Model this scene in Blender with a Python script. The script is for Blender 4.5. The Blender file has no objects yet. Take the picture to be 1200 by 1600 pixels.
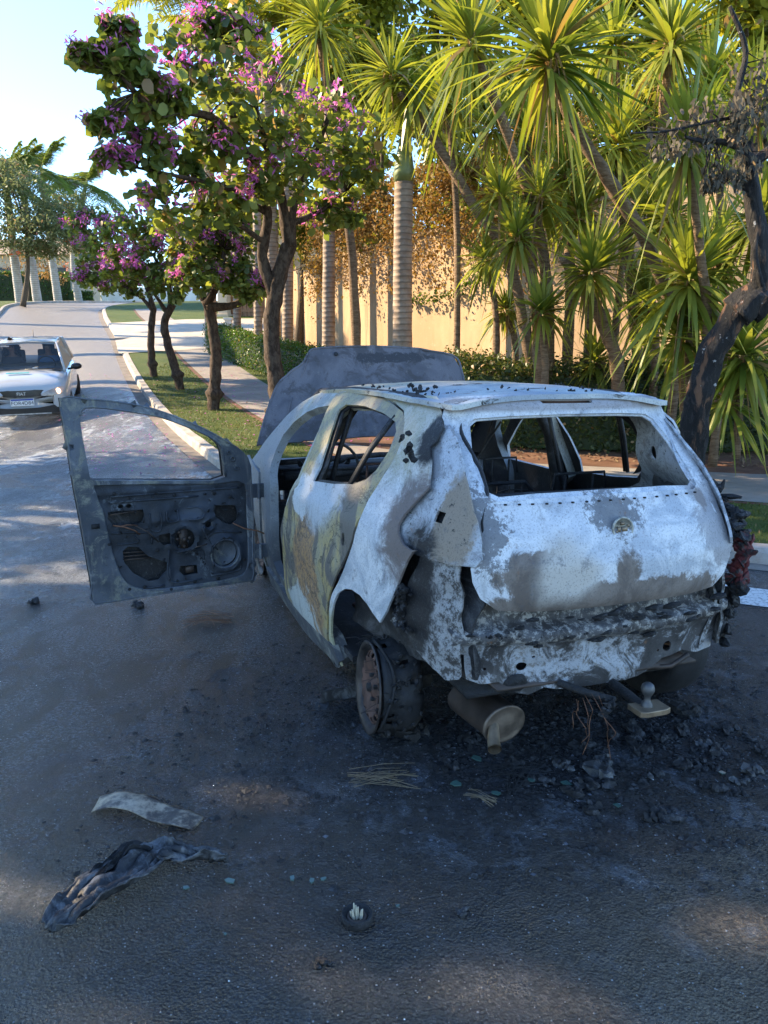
import bpy, math, random
import numpy as np
from mathutils import Vector, Matrix, noise
from mathutils.geometry import delaunay_2d_cdt
R = math.radians
rnd = random.Random(7)
RN = np.random.RandomState(11)
scene = bpy.context.scene
COL = scene.collection

# ------------------------------------------------------------------ camera, sky, sun, exposure
CAM_H = 1.588; PITCH = R(11.19); FPX = 1227.0
cd = bpy.data.cameras.new('camera'); cam = bpy.data.objects.new('camera', cd); COL.objects.link(cam)
cam.location = (0, 0, CAM_H); cam.rotation_euler = (math.pi/2 - PITCH, 0, 0)
cd.sensor_fit = 'VERTICAL'; cd.sensor_height = 24; cd.lens = 24*FPX/1600
cd.clip_start = .05; cd.clip_end = 2000
scene.camera = cam
SUN_EL = R(29); SUN_AZ = R(-74)          # azimuth measured from +Y towards +X
world = bpy.data.worlds.new('World'); scene.world = world; world.use_nodes = True
nt = world.node_tree; bgn = nt.nodes['Background']
sky = nt.nodes.new('ShaderNodeTexSky'); sky.sky_type = 'NISHITA'; sky.sun_disc = False
sky.sun_elevation = SUN_EL; sky.sun_rotation = SUN_AZ; sky.air_density = 1.0; sky.dust_density = .0; sky.ozone_density = 5.0
nt.links.new(sky.outputs[0], bgn.inputs[0]); bgn.inputs[1].default_value = .15
sd = bpy.data.lights.new('sun', 'SUN'); sun = bpy.data.objects.new('sun', sd); COL.objects.link(sun)
sd.energy = 4.6; sd.angle = R(.55); sd.color = (1, .79, .52)
to_sun = Vector((math.sin(SUN_AZ)*math.cos(SUN_EL), math.cos(SUN_AZ)*math.cos(SUN_EL), math.sin(SUN_EL)))
sun.rotation_euler = (-to_sun).to_track_quat('-Z', 'Y').to_euler(); sun.location = (-30, 0, 30)
vs = scene.view_settings; vs.view_transform = 'Standard'; vs.look = 'None'; vs.gamma = 1; vs.use_curve_mapping = False
vs.exposure = 1.88

# ------------------------------------------------------------------ helpers: place
def Hz(y):
    if y < 5: return 0.0
    if y < 20: return .0045*(y-5)**2
    if y < 42: return 1.0125 + .135*(y-20)
    return 3.9825 + 2.025*(1-math.exp(-(y-42)/15))
def ray(u, v):
    r = (u-600)/FPX; up = (800-v)/FPX; c, s = math.cos(PITCH), math.sin(PITCH)
    return Vector((r, c+up*s, -s+up*c))
def at(u, v, y):                       # the point seen at photo pixel u,v at y metres ahead
    d = ray(u, v); return d*(y/d.y) + Vector((0, 0, CAM_H))

def sstep(a, b, x): t = max(0, min(1, (x-a)/(b-a))); return t*t*(3-2*t)
def dip(x, y):                         # the street falls away slightly towards its middle
    kx = float(np.interp(y, [9, 12, 16, 22, 29, 38], [-1.5, -2.94, -4.65, -7.06, -9.65, -13.2]))
    return .27*sstep(.5, 3.2, kx-x)*sstep(9, 14, y)*(1-sstep(22, 34, y))
def Hxy(x, y): return Hz(y)-dip(x, y)
# ------------------------------------------------------------------ helpers: objects
def tag(o, label=None, cat=None, group=None, kind=None):
    if label: o['label'] = label
    if cat: o['category'] = cat
    if group: o['group'] = group
    if kind: o['kind'] = kind
    return o
def empty(name, loc=(0, 0, 0), rz=0, label=None, cat=None, group=None):
    o = bpy.data.objects.new(name, None); COL.objects.link(o); o.location = loc; o.rotation_euler = (0, 0, rz)
    o.empty_display_size = .1
    return tag(o, label, cat, group)
def mesh(name, verts, faces, mat, parent=None, smooth=True, loc=None):
    me = bpy.data.meshes.new(name)
    me.from_pydata([tuple(v) for v in verts], [], faces); me.update()
    if smooth: me.polygons.foreach_set('use_smooth', [True]*len(me.polygons))
    if mat: me.materials.append(mat)
    o = bpy.data.objects.new(name, me); COL.objects.link(o)
    if parent: o.parent = parent
    if loc is not None: o.location = loc
    return o
class MB:                               # collects shapes into one mesh
    def __init__(s): s.v = []; s.f = []
    def add(s, v, f):
        n = len(s.v); s.v += [Vector(p) for p in v]; s.f += [tuple(i+n for i in q) for q in f]; return s
    def box(s, c, d, rot=None):
        c = Vector(c); v = []
        for x in (-1, 1):
            for y in (-1, 1):
                for z in (-1, 1):
                    p = Vector((x*d[0]/2, y*d[1]/2, z*d[2]/2))
                    if rot: p = rot @ p
                    v.append(c+p)
        return s.add(v, [(0, 1, 3, 2), (4, 6, 7, 5), (0, 4, 5, 1), (2, 3, 7, 6), (0, 2, 6, 4), (1, 5, 7, 3)])
    def tube(s, pts, rad, n=8, cap=True, wob=0):
        pts = [Vector(p) for p in pts]; m = len(pts)
        if not isinstance(rad, (list, tuple)): rad = [rad]*m
        v = []; f = []; up = None
        for i, p in enumerate(pts):
            t = (pts[min(i+1, m-1)]-pts[max(i-1, 0)]).normalized()
            if up is None:
                up = Vector((0, 0, 1)) if abs(t.z) < .9 else Vector((1, 0, 0))
            a = t.cross(up).normalized(); b = a.cross(t).normalized(); up = b
            for k in range(n):
                w = 2*math.pi*k/n; r = rad[i]
                if wob: r *= 1+wob*noise.noise(p*6+Vector((k*.9, 0, 0)))
                v.append(p+a*r*math.cos(w)+b*r*math.sin(w))
        for i in range(m-1):
            for k in range(n):
                f.append((i*n+k, i*n+(k+1) % n, (i+1)*n+(k+1) % n, (i+1)*n+k))
        if cap: f.append(tuple(range(n-1, -1, -1))); f.append(tuple((m-1)*n+k for k in range(n)))
        return s.add(v, f)
    def lathe(s, prof, M, n=32, close=False):     # prof = (r, h) along local z, M = matrix
        v = []; f = []; m = len(prof)
        for r, h in prof:
            for k in range(n):
                w = 2*math.pi*k/n; v.append(M @ Vector((r*math.cos(w), r*math.sin(w), h)))
        for i in range(m-1):
            for k in range(n):
                f.append((i*n+k, i*n+(k+1) % n, (i+1)*n+(k+1) % n, (i+1)*n+k))
        if close:
            f.append(tuple(range(n-1, -1, -1))); f.append(tuple((m-1)*n+k for k in range(n)))
        return s.add(v, f)
    def build(s, name, mat, parent=None, smooth=True, bevel=0, loc=None):
        o = mesh(name, s.v, s.f, mat, parent, smooth, loc)
        if bevel:
            b = o.modifiers.new('b', 'BEVEL'); b.width = bevel; b.segments = 2; b.limit_method = 'ANGLE'
        return o
def smooth_path(pts, k=4, closed=False):
    P = [Vector(p) for p in pts]; n = len(P); out = []
    rng = range(n) if closed else range(n-1)
    for i in rng:
        if closed: a, b, c, d = P[(i-1) % n], P[i], P[(i+1) % n], P[(i+2) % n]
        else: a, b, c, d = P[max(i-1, 0)], P[i], P[i+1], P[min(i+2, n-1)]
        for j in range(k):
            t = j/k
            out.append(.5*((2*b)+(c-a)*t+(2*a-5*b+4*c-d)*t*t+(3*b-a-3*c+d)*t**3))
    if not closed: out.append(P[-1])
    return out
def inside(p, poly):
    x, y = p; c = False; n = len(poly); j = n-1
    for i in range(n):
        xi, yi = poly[i][0], poly[i][1]; xj, yj = poly[j][0], poly[j][1]
        if (yi > y) != (yj > y) and x < (xj-xi)*(y-yi)/(yj-yi)+xi: c = not c
        j = i
    return c
def dens(poly, step):
    out = []; n = len(poly)
    for i in range(n):
        a = Vector(poly[i][:2]); b = Vector(poly[(i+1) % n][:2]); m = max(1, int((b-a).length/step+.5))
        for k in range(m): out.append(a+(b-a)*(k/m))
    return out
def panel(name, outer, func, mat, parent, holes=(), step=.04, thick=.02, off=-1, round_=3, tri=True, crumple=.0, inner=None, flip=False):
    """an outline (with holes) meshed finely and laid on the curved surface func(a, b) -> point"""
    if round_: outer = smooth_path([(p[0], p[1], 0) for p in outer], round_, True)
    hs = []
    for h in holes:
        hh = smooth_path([(p[0], p[1], 0) for p in h], round_, True) if (round_ and len(h) < 40) else h
        hs.append(dens(hh, step*.6))
    outer = dens(outer, step*.7); V = []; E = []
    for loop in [outer]+hs:
        n0 = len(V); V += [Vector((p[0], p[1])) for p in loop]
        E += [(n0+i, n0+(i+1) % len(loop)) for i in range(len(loop))]
    B = np.array([(p[0], p[1]) for p in V])
    x0, y0 = B.min(0); x1, y1 = B.max(0); x = x0+step/2; r = 0
    while x < x1:
        y = y0+step/2*(r % 2)
        while y < y1:
            if ((B[:, 0]-x)**2+(B[:, 1]-y)**2).min() > (step*.45)**2 and inside((x, y), outer) and not any(inside((x, y), h) for h in hs):
                V.append(Vector((x, y)))
            y += step
        x += step*.87; r += 1
    vo, eo, fo, *_ = delaunay_2d_cdt(V, E, [], 0, 1e-5)
    F = []
    for f in fo:
        c = (vo[f[0]]+vo[f[1]]+vo[f[2]])/3
        if inside(c, outer) and not any(inside(c, h) for h in hs): F.append(tuple(f))
    P3 = []
    for p in vo:
        q = Vector(func(p.x, p.y))
        if crumple: q += noise.noise_vector(q*5)*crumple*.8+noise.noise_vector(q*22)*crumple*.12
        P3.append(q)
    if flip: F = [f[::-1] for f in F]
    o = mesh(name, P3, F, mat, parent)
    if thick:
        m = o.modifiers.new('s', 'SOLIDIFY'); m.thickness = thick; m.offset = off; m.use_rim = True
        if inner: o.data.materials.append(inner); m.material_offset = 1
        m = o.modifiers.new('e', 'EDGE_SPLIT'); m.split_angle = R(50)
    return o
def circ(cx, cy, r, n=18, ry=None): return [(cx+r*math.cos(2*math.pi*k/n), cy+(ry or r)*math.sin(2*math.pi*k/n)) for k in range(n)]

# blades: base (N,3), direction (N,3), length, width, droop, segments -> one mesh
def blades(B, D, L, W, droop, seg=3, prof=None, side=None, fold=0.0):
    B = np.asarray(B, float); D = np.asarray(D, float); N = len(B)
    L = np.broadcast_to(L, N)[:, None]; W = np.broadcast_to(W, N)[:, None]; droop = np.broadcast_to(droop, N)[:, None]
    D = D/np.linalg.norm(D, axis=1)[:, None]
    if side is None:
        side = np.cross(D, [0, 0, 1.0])+RN.normal(0, .25, (N, 3)); side -= D*(side*D).sum(1)[:, None]
    side = side/np.maximum(np.linalg.norm(side, axis=1)[:, None], 1e-6)
    nrm = np.cross(side, D)
    prof = prof or [.45, 1, .75, 0]
    vs_ = []; ts = np.linspace(0, 1, seg+1)
    for i, t in enumerate(ts):
        c = B+D*L*t; c = c-np.array([0, 0, 1.0])*droop*L*t*t
        w = W*prof[i]*.5
        if i < seg: vs_ += [c-side*w+nrm*w*fold, c+side*w+nrm*w*fold]
        else: vs_ += [c]
    k = 2*seg+1
    V = np.stack(vs_, 1).reshape(-1, 3)
    base = (np.arange(N)*k)[:, None]; F = []
    for i in range(seg-1): F.append(base+np.array([[2*i, 2*i+1, 2*i+3, 2*i+2]]))
    quads = np.concatenate(F, 0) if F else np.zeros((0, 4), int)
    tris = base+np.array([[2*seg-2, 2*seg-1, 2*seg]])
    return V, quads, tris
def npmesh(name, V, quads, tris, mat, parent=None, smooth=False):
    me = bpy.data.meshes.new(name); nq, nt_ = len(quads), len(tris)
    me.vertices.add(len(V)); me.vertices.foreach_set('co', np.asarray(V, np.float32).ravel())
    me.loops.add(nq*4+nt_*3); me.polygons.add(nq+nt_)
    me.loops.foreach_set('vertex_index', np.concatenate([quads.ravel(), tris.ravel()]).astype(np.int32))
    st = np.concatenate([np.arange(nq)*4, nq*4+np.arange(nt_)*3]).astype(np.int32)
    me.polygons.foreach_set('loop_start', st)
    me.update(calc_edges=True); me.validate()
    me.materials.append(mat)
    if smooth: me.polygons.foreach_set('use_smooth', [True]*len(me.polygons))
    o = bpy.data.objects.new(name, me); COL.objects.link(o)
    if parent: o.parent = parent
    return o
def leafmesh(name, P, size, mat, parent=None, aspect=.85, up=.35, seg=3, prof=None, droop=.25, fold=.15):
    P = np.asarray(P, float); N = len(P)
    D = RN.normal(0, 1, (N, 3)); D[:, 2] = D[:, 2]*.5-.25
    S = RN.normal(0, 1, (N, 3))*[1, 1, .45]; D /= np.linalg.norm(D, axis=1)[:, None]
    S -= D*(S*D).sum(1)[:, None]
    L = size*RN.uniform(.6, 1.25, N)
    V, q, t = blades(P, D, L, L*aspect, droop, seg, prof or [.35, 1, .85, 0], S, fold)
    return npmesh(name, V, q, t, mat, parent)

# ------------------------------------------------------------------ helpers: materials
class NT:
    def __init__(s, name):
        s.m = bpy.data.materials.new(name); s.m.use_nodes = True; s.t = s.m.node_tree
        s.b = s.t.nodes['Principled BSDF']; s.out = s.t.nodes['Material Output']
        s.co = s.t.nodes.new('ShaderNodeTexCoord').outputs['Object']
    def n(s, typ, **k):
        d = s.t.nodes.new(typ)
        for a, b in k.items(): setattr(d, a, b)
        return d
    def lk(s, a, b): s.t.links.new(a, b)
    def setin(s, sock, v):
        if hasattr(v, 'is_output') or isinstance(v, bpy.types.NodeSocket): s.lk(v, sock)
        elif isinstance(v, (tuple, list)): sock.default_value = tuple(v)+((1,) if len(sock.default_value) == 4 and len(v) == 3 else ())
        else: sock.default_value = v
    def vec(s, scale, loc=(0, 0, 0)):
        m = s.n('ShaderNodeMapping'); s.lk(s.co, m.inputs[0]); m.inputs['Scale'].default_value = scale; m.inputs['Location'].default_value = loc
        return m.outputs[0]
    def noise(s, sc, det=4, rough=.6, dist=0, vec=None):
        d = s.n('ShaderNodeTexNoise'); s.lk(vec or s.co, d.inputs['Vector'])
        d.inputs['Scale'].default_value = sc; d.inputs['Detail'].default_value = det; d.inputs['Roughness'].default_value = rough; d.inputs['Distortion'].default_value = dist
        return d.outputs[0]
    def voro(s, sc, feat='F1', out=0, vec=None):
        d = s.n('ShaderNodeTexVoronoi', feature=feat); s.lk(vec or s.co, d.inputs['Vector']); d.inputs['Scale'].default_value = sc
        return d.outputs[out]
    def ramp(s, f, stops):
        d = s.n('ShaderNodeValToRGB'); s.setin(d.inputs[0], f); el = d.color_ramp.elements
        while len(el) < len(stops): el.new(.5)
        for e, (p, c) in zip(el, stops):
            e.position = p; e.color = (c, c, c, 1) if isinstance(c, (int, float)) else tuple(c)+(1,)
        return d.outputs[0]
    def sm(s, f, a, b):                     # smooth threshold
        d = s.n('ShaderNodeMapRange', interpolation_type='SMOOTHSTEP'); s.setin(d.inputs[0], f)
        d.inputs[1].default_value = a; d.inputs[2].default_value = b; return d.outputs[0]
    def mix(s, f, a, b, mode='MIX'):
        d = s.n('ShaderNodeMix', data_type='RGBA', blend_type=mode); s.setin(d.inputs[0], f); s.setin(d.inputs[6], a); s.setin(d.inputs[7], b)
        return d.outputs[2]
    def ma(s, op, a, b=0, clamp=False):
        d = s.n('ShaderNodeMath', operation=op, use_clamp=clamp); s.setin(d.inputs[0], a); s.setin(d.inputs[1], b); return d.outputs[0]
    def dist(s, p, scale=(1, 1, 1)):        # distance from a point, each axis scaled
        a = s.n('ShaderNodeVectorMath', operation='SUBTRACT'); s.lk(s.co, a.inputs[0]); a.inputs[1].default_value = p
        b = s.n('ShaderNodeVectorMath', operation='MULTIPLY'); s.lk(a.outputs[0], b.inputs[0]); b.inputs[1].default_value = scale
        c = s.n('ShaderNodeVectorMath', operation='LENGTH'); s.lk(b.outputs[0], c.inputs[0]); return c.outputs['Value']
    def blob(s, p, r, scale=(1, 1, 1), nz=None, amt=.5, soft=.25):   # 1 inside an irregular patch
        d = s.ma('DIVIDE', s.dist(p, scale), r)
        if nz is not None: d = s.ma('ADD', d, s.ma('MULTIPLY', s.ma('SUBTRACT', nz, .5), amt*2))
        return s.ma('SUBTRACT', 1, s.sm(d, 1-soft, 1+soft))
    def axis(s, i):
        d = s.n('ShaderNodeSeparateXYZ'); s.lk(s.co, d.inputs[0]); return d.outputs[i]
    def bump(s, h, strength=.5, dist=.01, prev=None):
        d = s.n('ShaderNodeBump'); s.setin(d.inputs['Height'], h); d.inputs['Strength'].default_value = strength; d.inputs['Distance'].default_value = dist
        if prev is not None: s.lk(prev, d.inputs['Normal'])
        return d.outputs[0]
    def done(s, col, rough=.6, metal=0, bump=None, spec=.5, coat=None):
        s.setin(s.b.inputs['Base Color'], col); s.setin(s.b.inputs['Roughness'], rough); s.setin(s.b.inputs['Metallic'], metal)
        s.b.inputs['Specular IOR Level'].default_value = spec
        if coat: s.b.inputs['Coat Weight'].default_value = coat; s.b.inputs['Coat Roughness'].default_value = .05
        if bump is not None: s.lk(bump, s.b.inputs['Normal'])
        return s.m
def simple(name, col, rough=.6, metal=0, var=.25, sc=12, bump=.3, bd=.004, spec=.5):
    t = NT(name); n = t.noise(sc, 5); c = t.mix(t.sm(n, .3, .7), tuple(x*(1-var) for x in col), tuple(min(1, x*(1+var)) for x in col))
    return t.done(c, rough, metal, t.bump(t.noise(sc*4, 4), bump, bd), spec)
def leafmat(name, cols, trans=.45, rough=.45, tint=(1, 1, 1), brown=True):
    t = NT(name); g = t.n('ShaderNodeNewGeometry').outputs['Random Per Island']
    st = [(i/(len(cols)-1), c) for i, c in enumerate(cols)]
    c = t.ramp(g, st)
    br = t.sm(g, .945, .95)
    c = t.mix(.5, c, t.ramp(t.noise(1.3, 2), [(.3, tuple(x*.6 for x in cols[0])), (.7, cols[-1])]))
    if brown: c = t.mix(br, c, (.30, .20, .10))
    t.done(c, rough, 0, None, .35)
    tr = t.n('ShaderNodeBsdfTranslucent'); tc = t.mix(1, c, tuple(tint), 'MULTIPLY'); t.lk(tc, tr.inputs[0])
    mx = t.n('ShaderNodeMixShader'); mx.inputs[0].default_value = trans
    t.lk(t.b.outputs[0], mx.inputs[1]); t.lk(tr.outputs[0], mx.inputs[2]); t.lk(mx.outputs[0], t.out.inputs[0])
    return t.m
# ------------------------------------------------------------------ ground, road, kerbs, paths
def m_road():
    t = NT('asphalt'); n1 = t.noise(.9, 5, .6, .3); n2 = t.noise(3.2, 6, .65); gr = t.voro(95); gf = t.noise(260, 3, .7)
    y = t.axis(1)
    base = t.mix(t.sm(n2, .35, .7), (.045, .053, .067), (.09, .10, .117))
    # aggregate: pale stones showing in dark binder
    st = t.voro(120, 'F1', 1); stone = t.sm(t.noise(110, 3, .7), .54, .66)
    cell = t.n('ShaderNodeSeparateXYZ'); t.lk(t.voro(105, 'F1', 1), cell.inputs[0]); cell = cell.outputs[0]
    base = t.mix(t.sm(cell, .55, .9), t.mix(t.sm(cell, .05, .4), (.03, .032, .037), base), (.20, .205, .21))
    base = t.mix(t.ma('MULTIPLY', stone, .35), base, (.28, .28, .27)); base = t.mix(t.ma('MULTIPLY', t.sm(t.voro(105), .3, .6), .6), base, (.02, .02, .023))
    # dry brown asphalt not reached by soot, lower right, and worn warm patches
    dry = t.blob((2.25, 1.55, 0), 1.75, (1, 1.05, 1), n2, .45, .2)
    base = t.mix(t.ma('MULTIPLY', dry, .85), base, t.mix(t.sm(cell, .2, .8), (.13, .095, .06), (.40, .31, .20)))
    ck = t.n('ShaderNodeSeparateXYZ'); t.lk(t.co, ck.inputs[0]); cd_ = t.ma('ABSOLUTE', t.ma('ADD', t.ma('SUBTRACT', t.ma('ADD', t.ma('MULTIPLY', ck.outputs[0], .62), t.ma('MULTIPLY', ck.outputs[1], .78)), 3.27), t.ma('MULTIPLY', t.ma('SUBTRACT', n2, .5), .10)))
    base = t.mix(t.ma('MULTIPLY', t.ma('SUBTRACT', 1, t.sm(cd_, .004, .014)), t.sm(ck.outputs[0], 1.1, 1.25)), base, (.008, .008, .008))
    # burnt black area around and below the car
    soot = t.blob((-.1, 3.9, 0), 2.3, (.9, .8, 1), n2, .45, .45)
    soot2 = t.blob((1.1, 2.9, 0), 1.0, (.75, 1.3, 1), n2, .55, .3)
    sm_ = t.ma('MAXIMUM', soot, soot2)
    base = t.mix(t.ma('MULTIPLY', sm_, .9), base, t.mix(t.sm(t.noise(14, 6, .7), .45, .7), (.006, .006, .008), (.03, .031, .036)))
    # grey ash film
    ash = t.ma('MULTIPLY', t.sm(t.noise(5, 7, .7, .5), .5, .66), t.blob((1.5, 3.0, 0), 1.3, (.7, 1.1, 1), n1, .5, .4))
    base = t.mix(t.ma('MULTIPLY', ash, .5), base, (.19, .21, .24))
    # farther up the street: dry surface, its sunlit tan put into the colour
    base = t.mix(t.sm(y, 14, 21), base, t.mix(stone, (.19, .165, .135), (.27, .24, .20)))
    # foam and water left by the fire hoses
    v = t.vec((.75, .28, 1)); fo = t.noise(1.1, 8, .68, .8, v); fo2 = t.noise(9, 6, .75, 1.0, t.vec((1, .45, 1)))
    road_w = t.ma('MULTIPLY', t.sm(y, 4.2, 8), t.ma('SUBTRACT', 1, t.sm(y, 17, 20)))
    fm = t.ma('MULTIPLY', t.sm(t.ma('ADD', t.ma('MULTIPLY', fo, .55), t.ma('MULTIPLY', fo2, .45)), .51, .59), road_w)
    base = t.mix(t.ma('MULTIPLY', fm, .8), base, (.5, .54, .58))
    gl = t.ma('MULTIPLY', t.blob((-3.4, 6.2, 0), 3.0, (1, .7, 1), n2, .6, .6), t.ma('MULTIPLY', t.sm(t.noise(60, 4, .75), .46, .58), t.sm(t.noise(3, 6, .7, 1.2, t.vec((1, .5, 1))), .4, .55))); base = t.mix(t.ma('MULTIPLY', gl, .5), base, (.42, .46, .52))  # pale speckle: foam plus sky glitter on wet grains, put into the colour
    wet = t.ma('MAXIMUM', t.ma('MULTIPLY', t.sm(n1, .35, .6), t.ma('SUBTRACT', 1, t.sm(y, 17, 20))), t.ma('MULTIPLY', sm_, 1.0))
    rough = t.ma('SUBTRACT', .46, t.ma('MULTIPLY', wet, .26))
    b = t.bump(t.voro(120), .9, .010); b = t.bump(t.noise(190, 3, .7), 1, .010, b); b = t.bump(t.noise(24, 5, .7), .3, .005, b); b = t.bump(t.noise(9, 5), .3, .02, b)
    rough = t.ma('SUBTRACT', rough, t.ma('MULTIPLY', t.sm(t.noise(2.2, 6, .7, .6), .5, .6), t.ma('MULTIPLY', t.blob((-.8, 4.2, 0), 2.6, (1, 1, 1), n2, .4, .4), .16)))
    return t.done(base, rough, 0, b, .65)
def m_grass():
    t = NT('lawn'); n = t.noise(1.4, 5); f = t.noise(60, 4, .8)
    c = t.mix(t.sm(n, .35, .7), (.10, .16, .025), (.20, .22, .05)); c = t.mix(t.sm(f, .35, .7), (.05, .07, .015), c)
    return t.done(c, .8, 0, t.bump(f, 1, .03), .2)
def m_concrete(name, a, b, sc=2):
    t = NT(name); n = t.noise(sc, 6, .7); f = t.noise(90, 4, .7)
    c = t.mix(t.sm(n, .3, .7), a, b); c = t.mix(t.ma('MULTIPLY', t.sm(f, .5, .75), .35), c, tuple(x*.5 for x in a))
    return t.done(c, .85, 0, t.bump(f, .6, .006), .3)
M_road = m_road(); M_grass = m_grass()
M_walk = m_concrete('walk_concrete', (.22, .19, .16), (.30, .27, .235)); M_kerb = m_concrete('kerb_concrete', (.27, .23, .19), (.44, .41, .37), 3)
M_drive = m_concrete('drive_concrete', (.42, .36, .28), (.52, .46, .37)); M_soil = m_concrete('soil', (.11, .052, .03), (.19, .10, .06), 3)

def grid_sheet(name, x0, x1, y0, y1, step, dz, mat):
    nx = int((x1-x0)/step); ny = int((y1-y0)/step); v = []; f = []
    for j in range(ny+1):
        y = y0+(y1-y0)*j/ny
        for i in range(nx+1): v.append((x0+(x1-x0)*i/nx, y, Hxy(x0+(x1-x0)*i/nx, y)+dz))
    for j in range(ny):
        for i in range(nx): a = j*(nx+1)+i; f.append((a, a+1, a+nx+2, a+nx+1))
    return tag(mesh(name, v, f, mat), kind='structure')
grid_sheet('ground', -300, 300, -40, 400, 4, -.25, M_grass)
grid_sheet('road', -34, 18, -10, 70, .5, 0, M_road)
KR = smooth_path([(17, 4.1, 0), (9, 4.5, 0), (5.5, 5.0, 0), (2.9, 5.92, 0), (.3, 7.6, 0), (-1.5, 9.1, 0), (-2.94, 12, 0), (-4.65, 15.96, 0), (-7.06, 22, 0), (-9.65, 28.9, 0), (-13.2, 38, 0), (-14.6, 43, 0), (-13.6, 48, 0), (-9, 52.5, 0), (-2, 55, 0)], 8)
KL = smooth_path([(-9.0, -9, 0), (-9.6, 2, 0), (-10.4, 9, 0), (-12.5, 20, 0), (-15.6, 31, 0), (-18.5, 39, 0), (-20.3, 44, 0), (-20.8, 49, 0), (-19, 54.5, 0), (-12, 59, 0), (-2, 62, 0)], 8)
def offs(path, d):                       # path shifted to its right by d (number or function of the point)
    o = []
    for i, p in enumerate(path):
        t = (path[min(i+1, len(path)-1)]-path[max(i-1, 0)]).normalized(); k = d(p) if callable(d) else d
        o.append(Vector((p.x+t.y*k, p.y-t.x*k, 0)))
    return o
def strip(name, path, d0, d1, dz, mat, n=3):
    A = offs(path, d0); B = offs(path, d1); v = []; f = []
    for a, b in zip(A, B):
        for k in range(n+1): p = a.lerp(b, k/n); v.append((p.x, p.y, Hz(p.y)+dz))
    for i in range(len(A)-1):
        for k in range(n): q = i*(n+1)+k; f.append((q, q+1, q+n+2, q+n+1))
    return tag(mesh(name, v, f, mat), kind='structure')
def verge(name, outline, dz, mat, step=.8):
    return tag(panel(name, outline, lambda x, y: (x, y, Hxy(x, y)+dz), mat, None, step=step, thick=0, round_=0), kind='structure')
kr2 = offs(KR, .12); kl2 = offs(KL, -.12)
verge('grass_verge', [(p.x, p.y) for p in kr2]+[(6, 62), (25, 62), (25, 4.1)], .12, M_grass, 1.0)
verge('far_verge', [(p.x, p.y) for p in kl2][::-1]+[(-40, -9), (-40, 75), (-2, 75)], .12, M_grass, 1.5)
def kerb(path, sgn, name):
    prof = [(0, -.05), (.012, .09), (.03, .125), (.15, .135), (.155, .05)]; P = [offs(path, sgn*o) for o, h in prof]; v = []; f = []; m = len(prof)
    for i in range(len(path)):
        w = noise.noise(Vector((path[i].x*1.3, path[i].y*1.3, 0)))*.012
        for k in range(m): p = P[k][i]; v.append((p.x, p.y, Hxy(p.x, p.y)+prof[k][1]+w*(k > 0)))
    for i in range(len(path)-1):
        for k in range(m-1): q = i*m+k; f.append((q, q+1, q+m+1, q+m))
    tag(mesh(name, v, f, M_kerb, smooth=False), kind='structure')
kerb(KR, 1, 'kerb'); kerb(KL, -1, 'kerb')
def lerpx(a, b): return lambda p: a if p.x > 3 else b if p.x < -1.5 else b+(a-b)*(p.x+1.5)/4.5
iw = [i for i, p in enumerate(KR) if p.y < 41]
strip('sidewalk', KR[:iw[-1]], lerpx(2.0, 1.55), lerpx(3.9, 2.75), .128, M_walk)
strip('sidewalk_edge', KR[:iw[-1]], lerpx(1.9, 1.45), lerpx(1.99, 1.54), .124, M_soil, 1)
strip('gutter', KR, -.2, -.002, .004, m_concrete('gutter_stain', (.14, .12, .10), (.24, .21, .18), 4), 1)
verge('soil_bed', [(-1.2, 12.2), (.2, 11.0), (2.0, 10.0), (4.4, 9.3), (9, 8.75), (17, 8.4), (17, 13), (9, 13.5), (5, 15), (2.4, 18), (.4, 21), (-1.4, 19.6), (.2, 16), (.3, 14)], .130, M_soil, .6)
verge('driveway', [(-7.95, 24.0), (-5.2, 25.2), (-1.5, 26.0), (-.5, 33), (-5, 35.6), (-8.6, 35), (-11.3, 33.4)], .136, M_drive, .8)
verge('crossing_path', [(-1.9, 16.4), (-1.6, 16.1), (.6, 17.0), (.5, 17.4)], .134, M_drive, .3)
# painted band beside the kerb at the right
tw = NT('worn_white_paint'); nn = tw.noise(40, 5, .7)
M_paint = tw.done(tw.mix(tw.sm(nn, .5, .62), (.62, .62, .6), (.2, .2, .2)), .7, 0, tw.bump(nn, .4, .004))
ik = [i for i, p in enumerate(KR) if p.x > 1.4]
strip('road_marking', KR[:ik[-1]], -1.15, -.72, .004, M_paint, 1)

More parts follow.
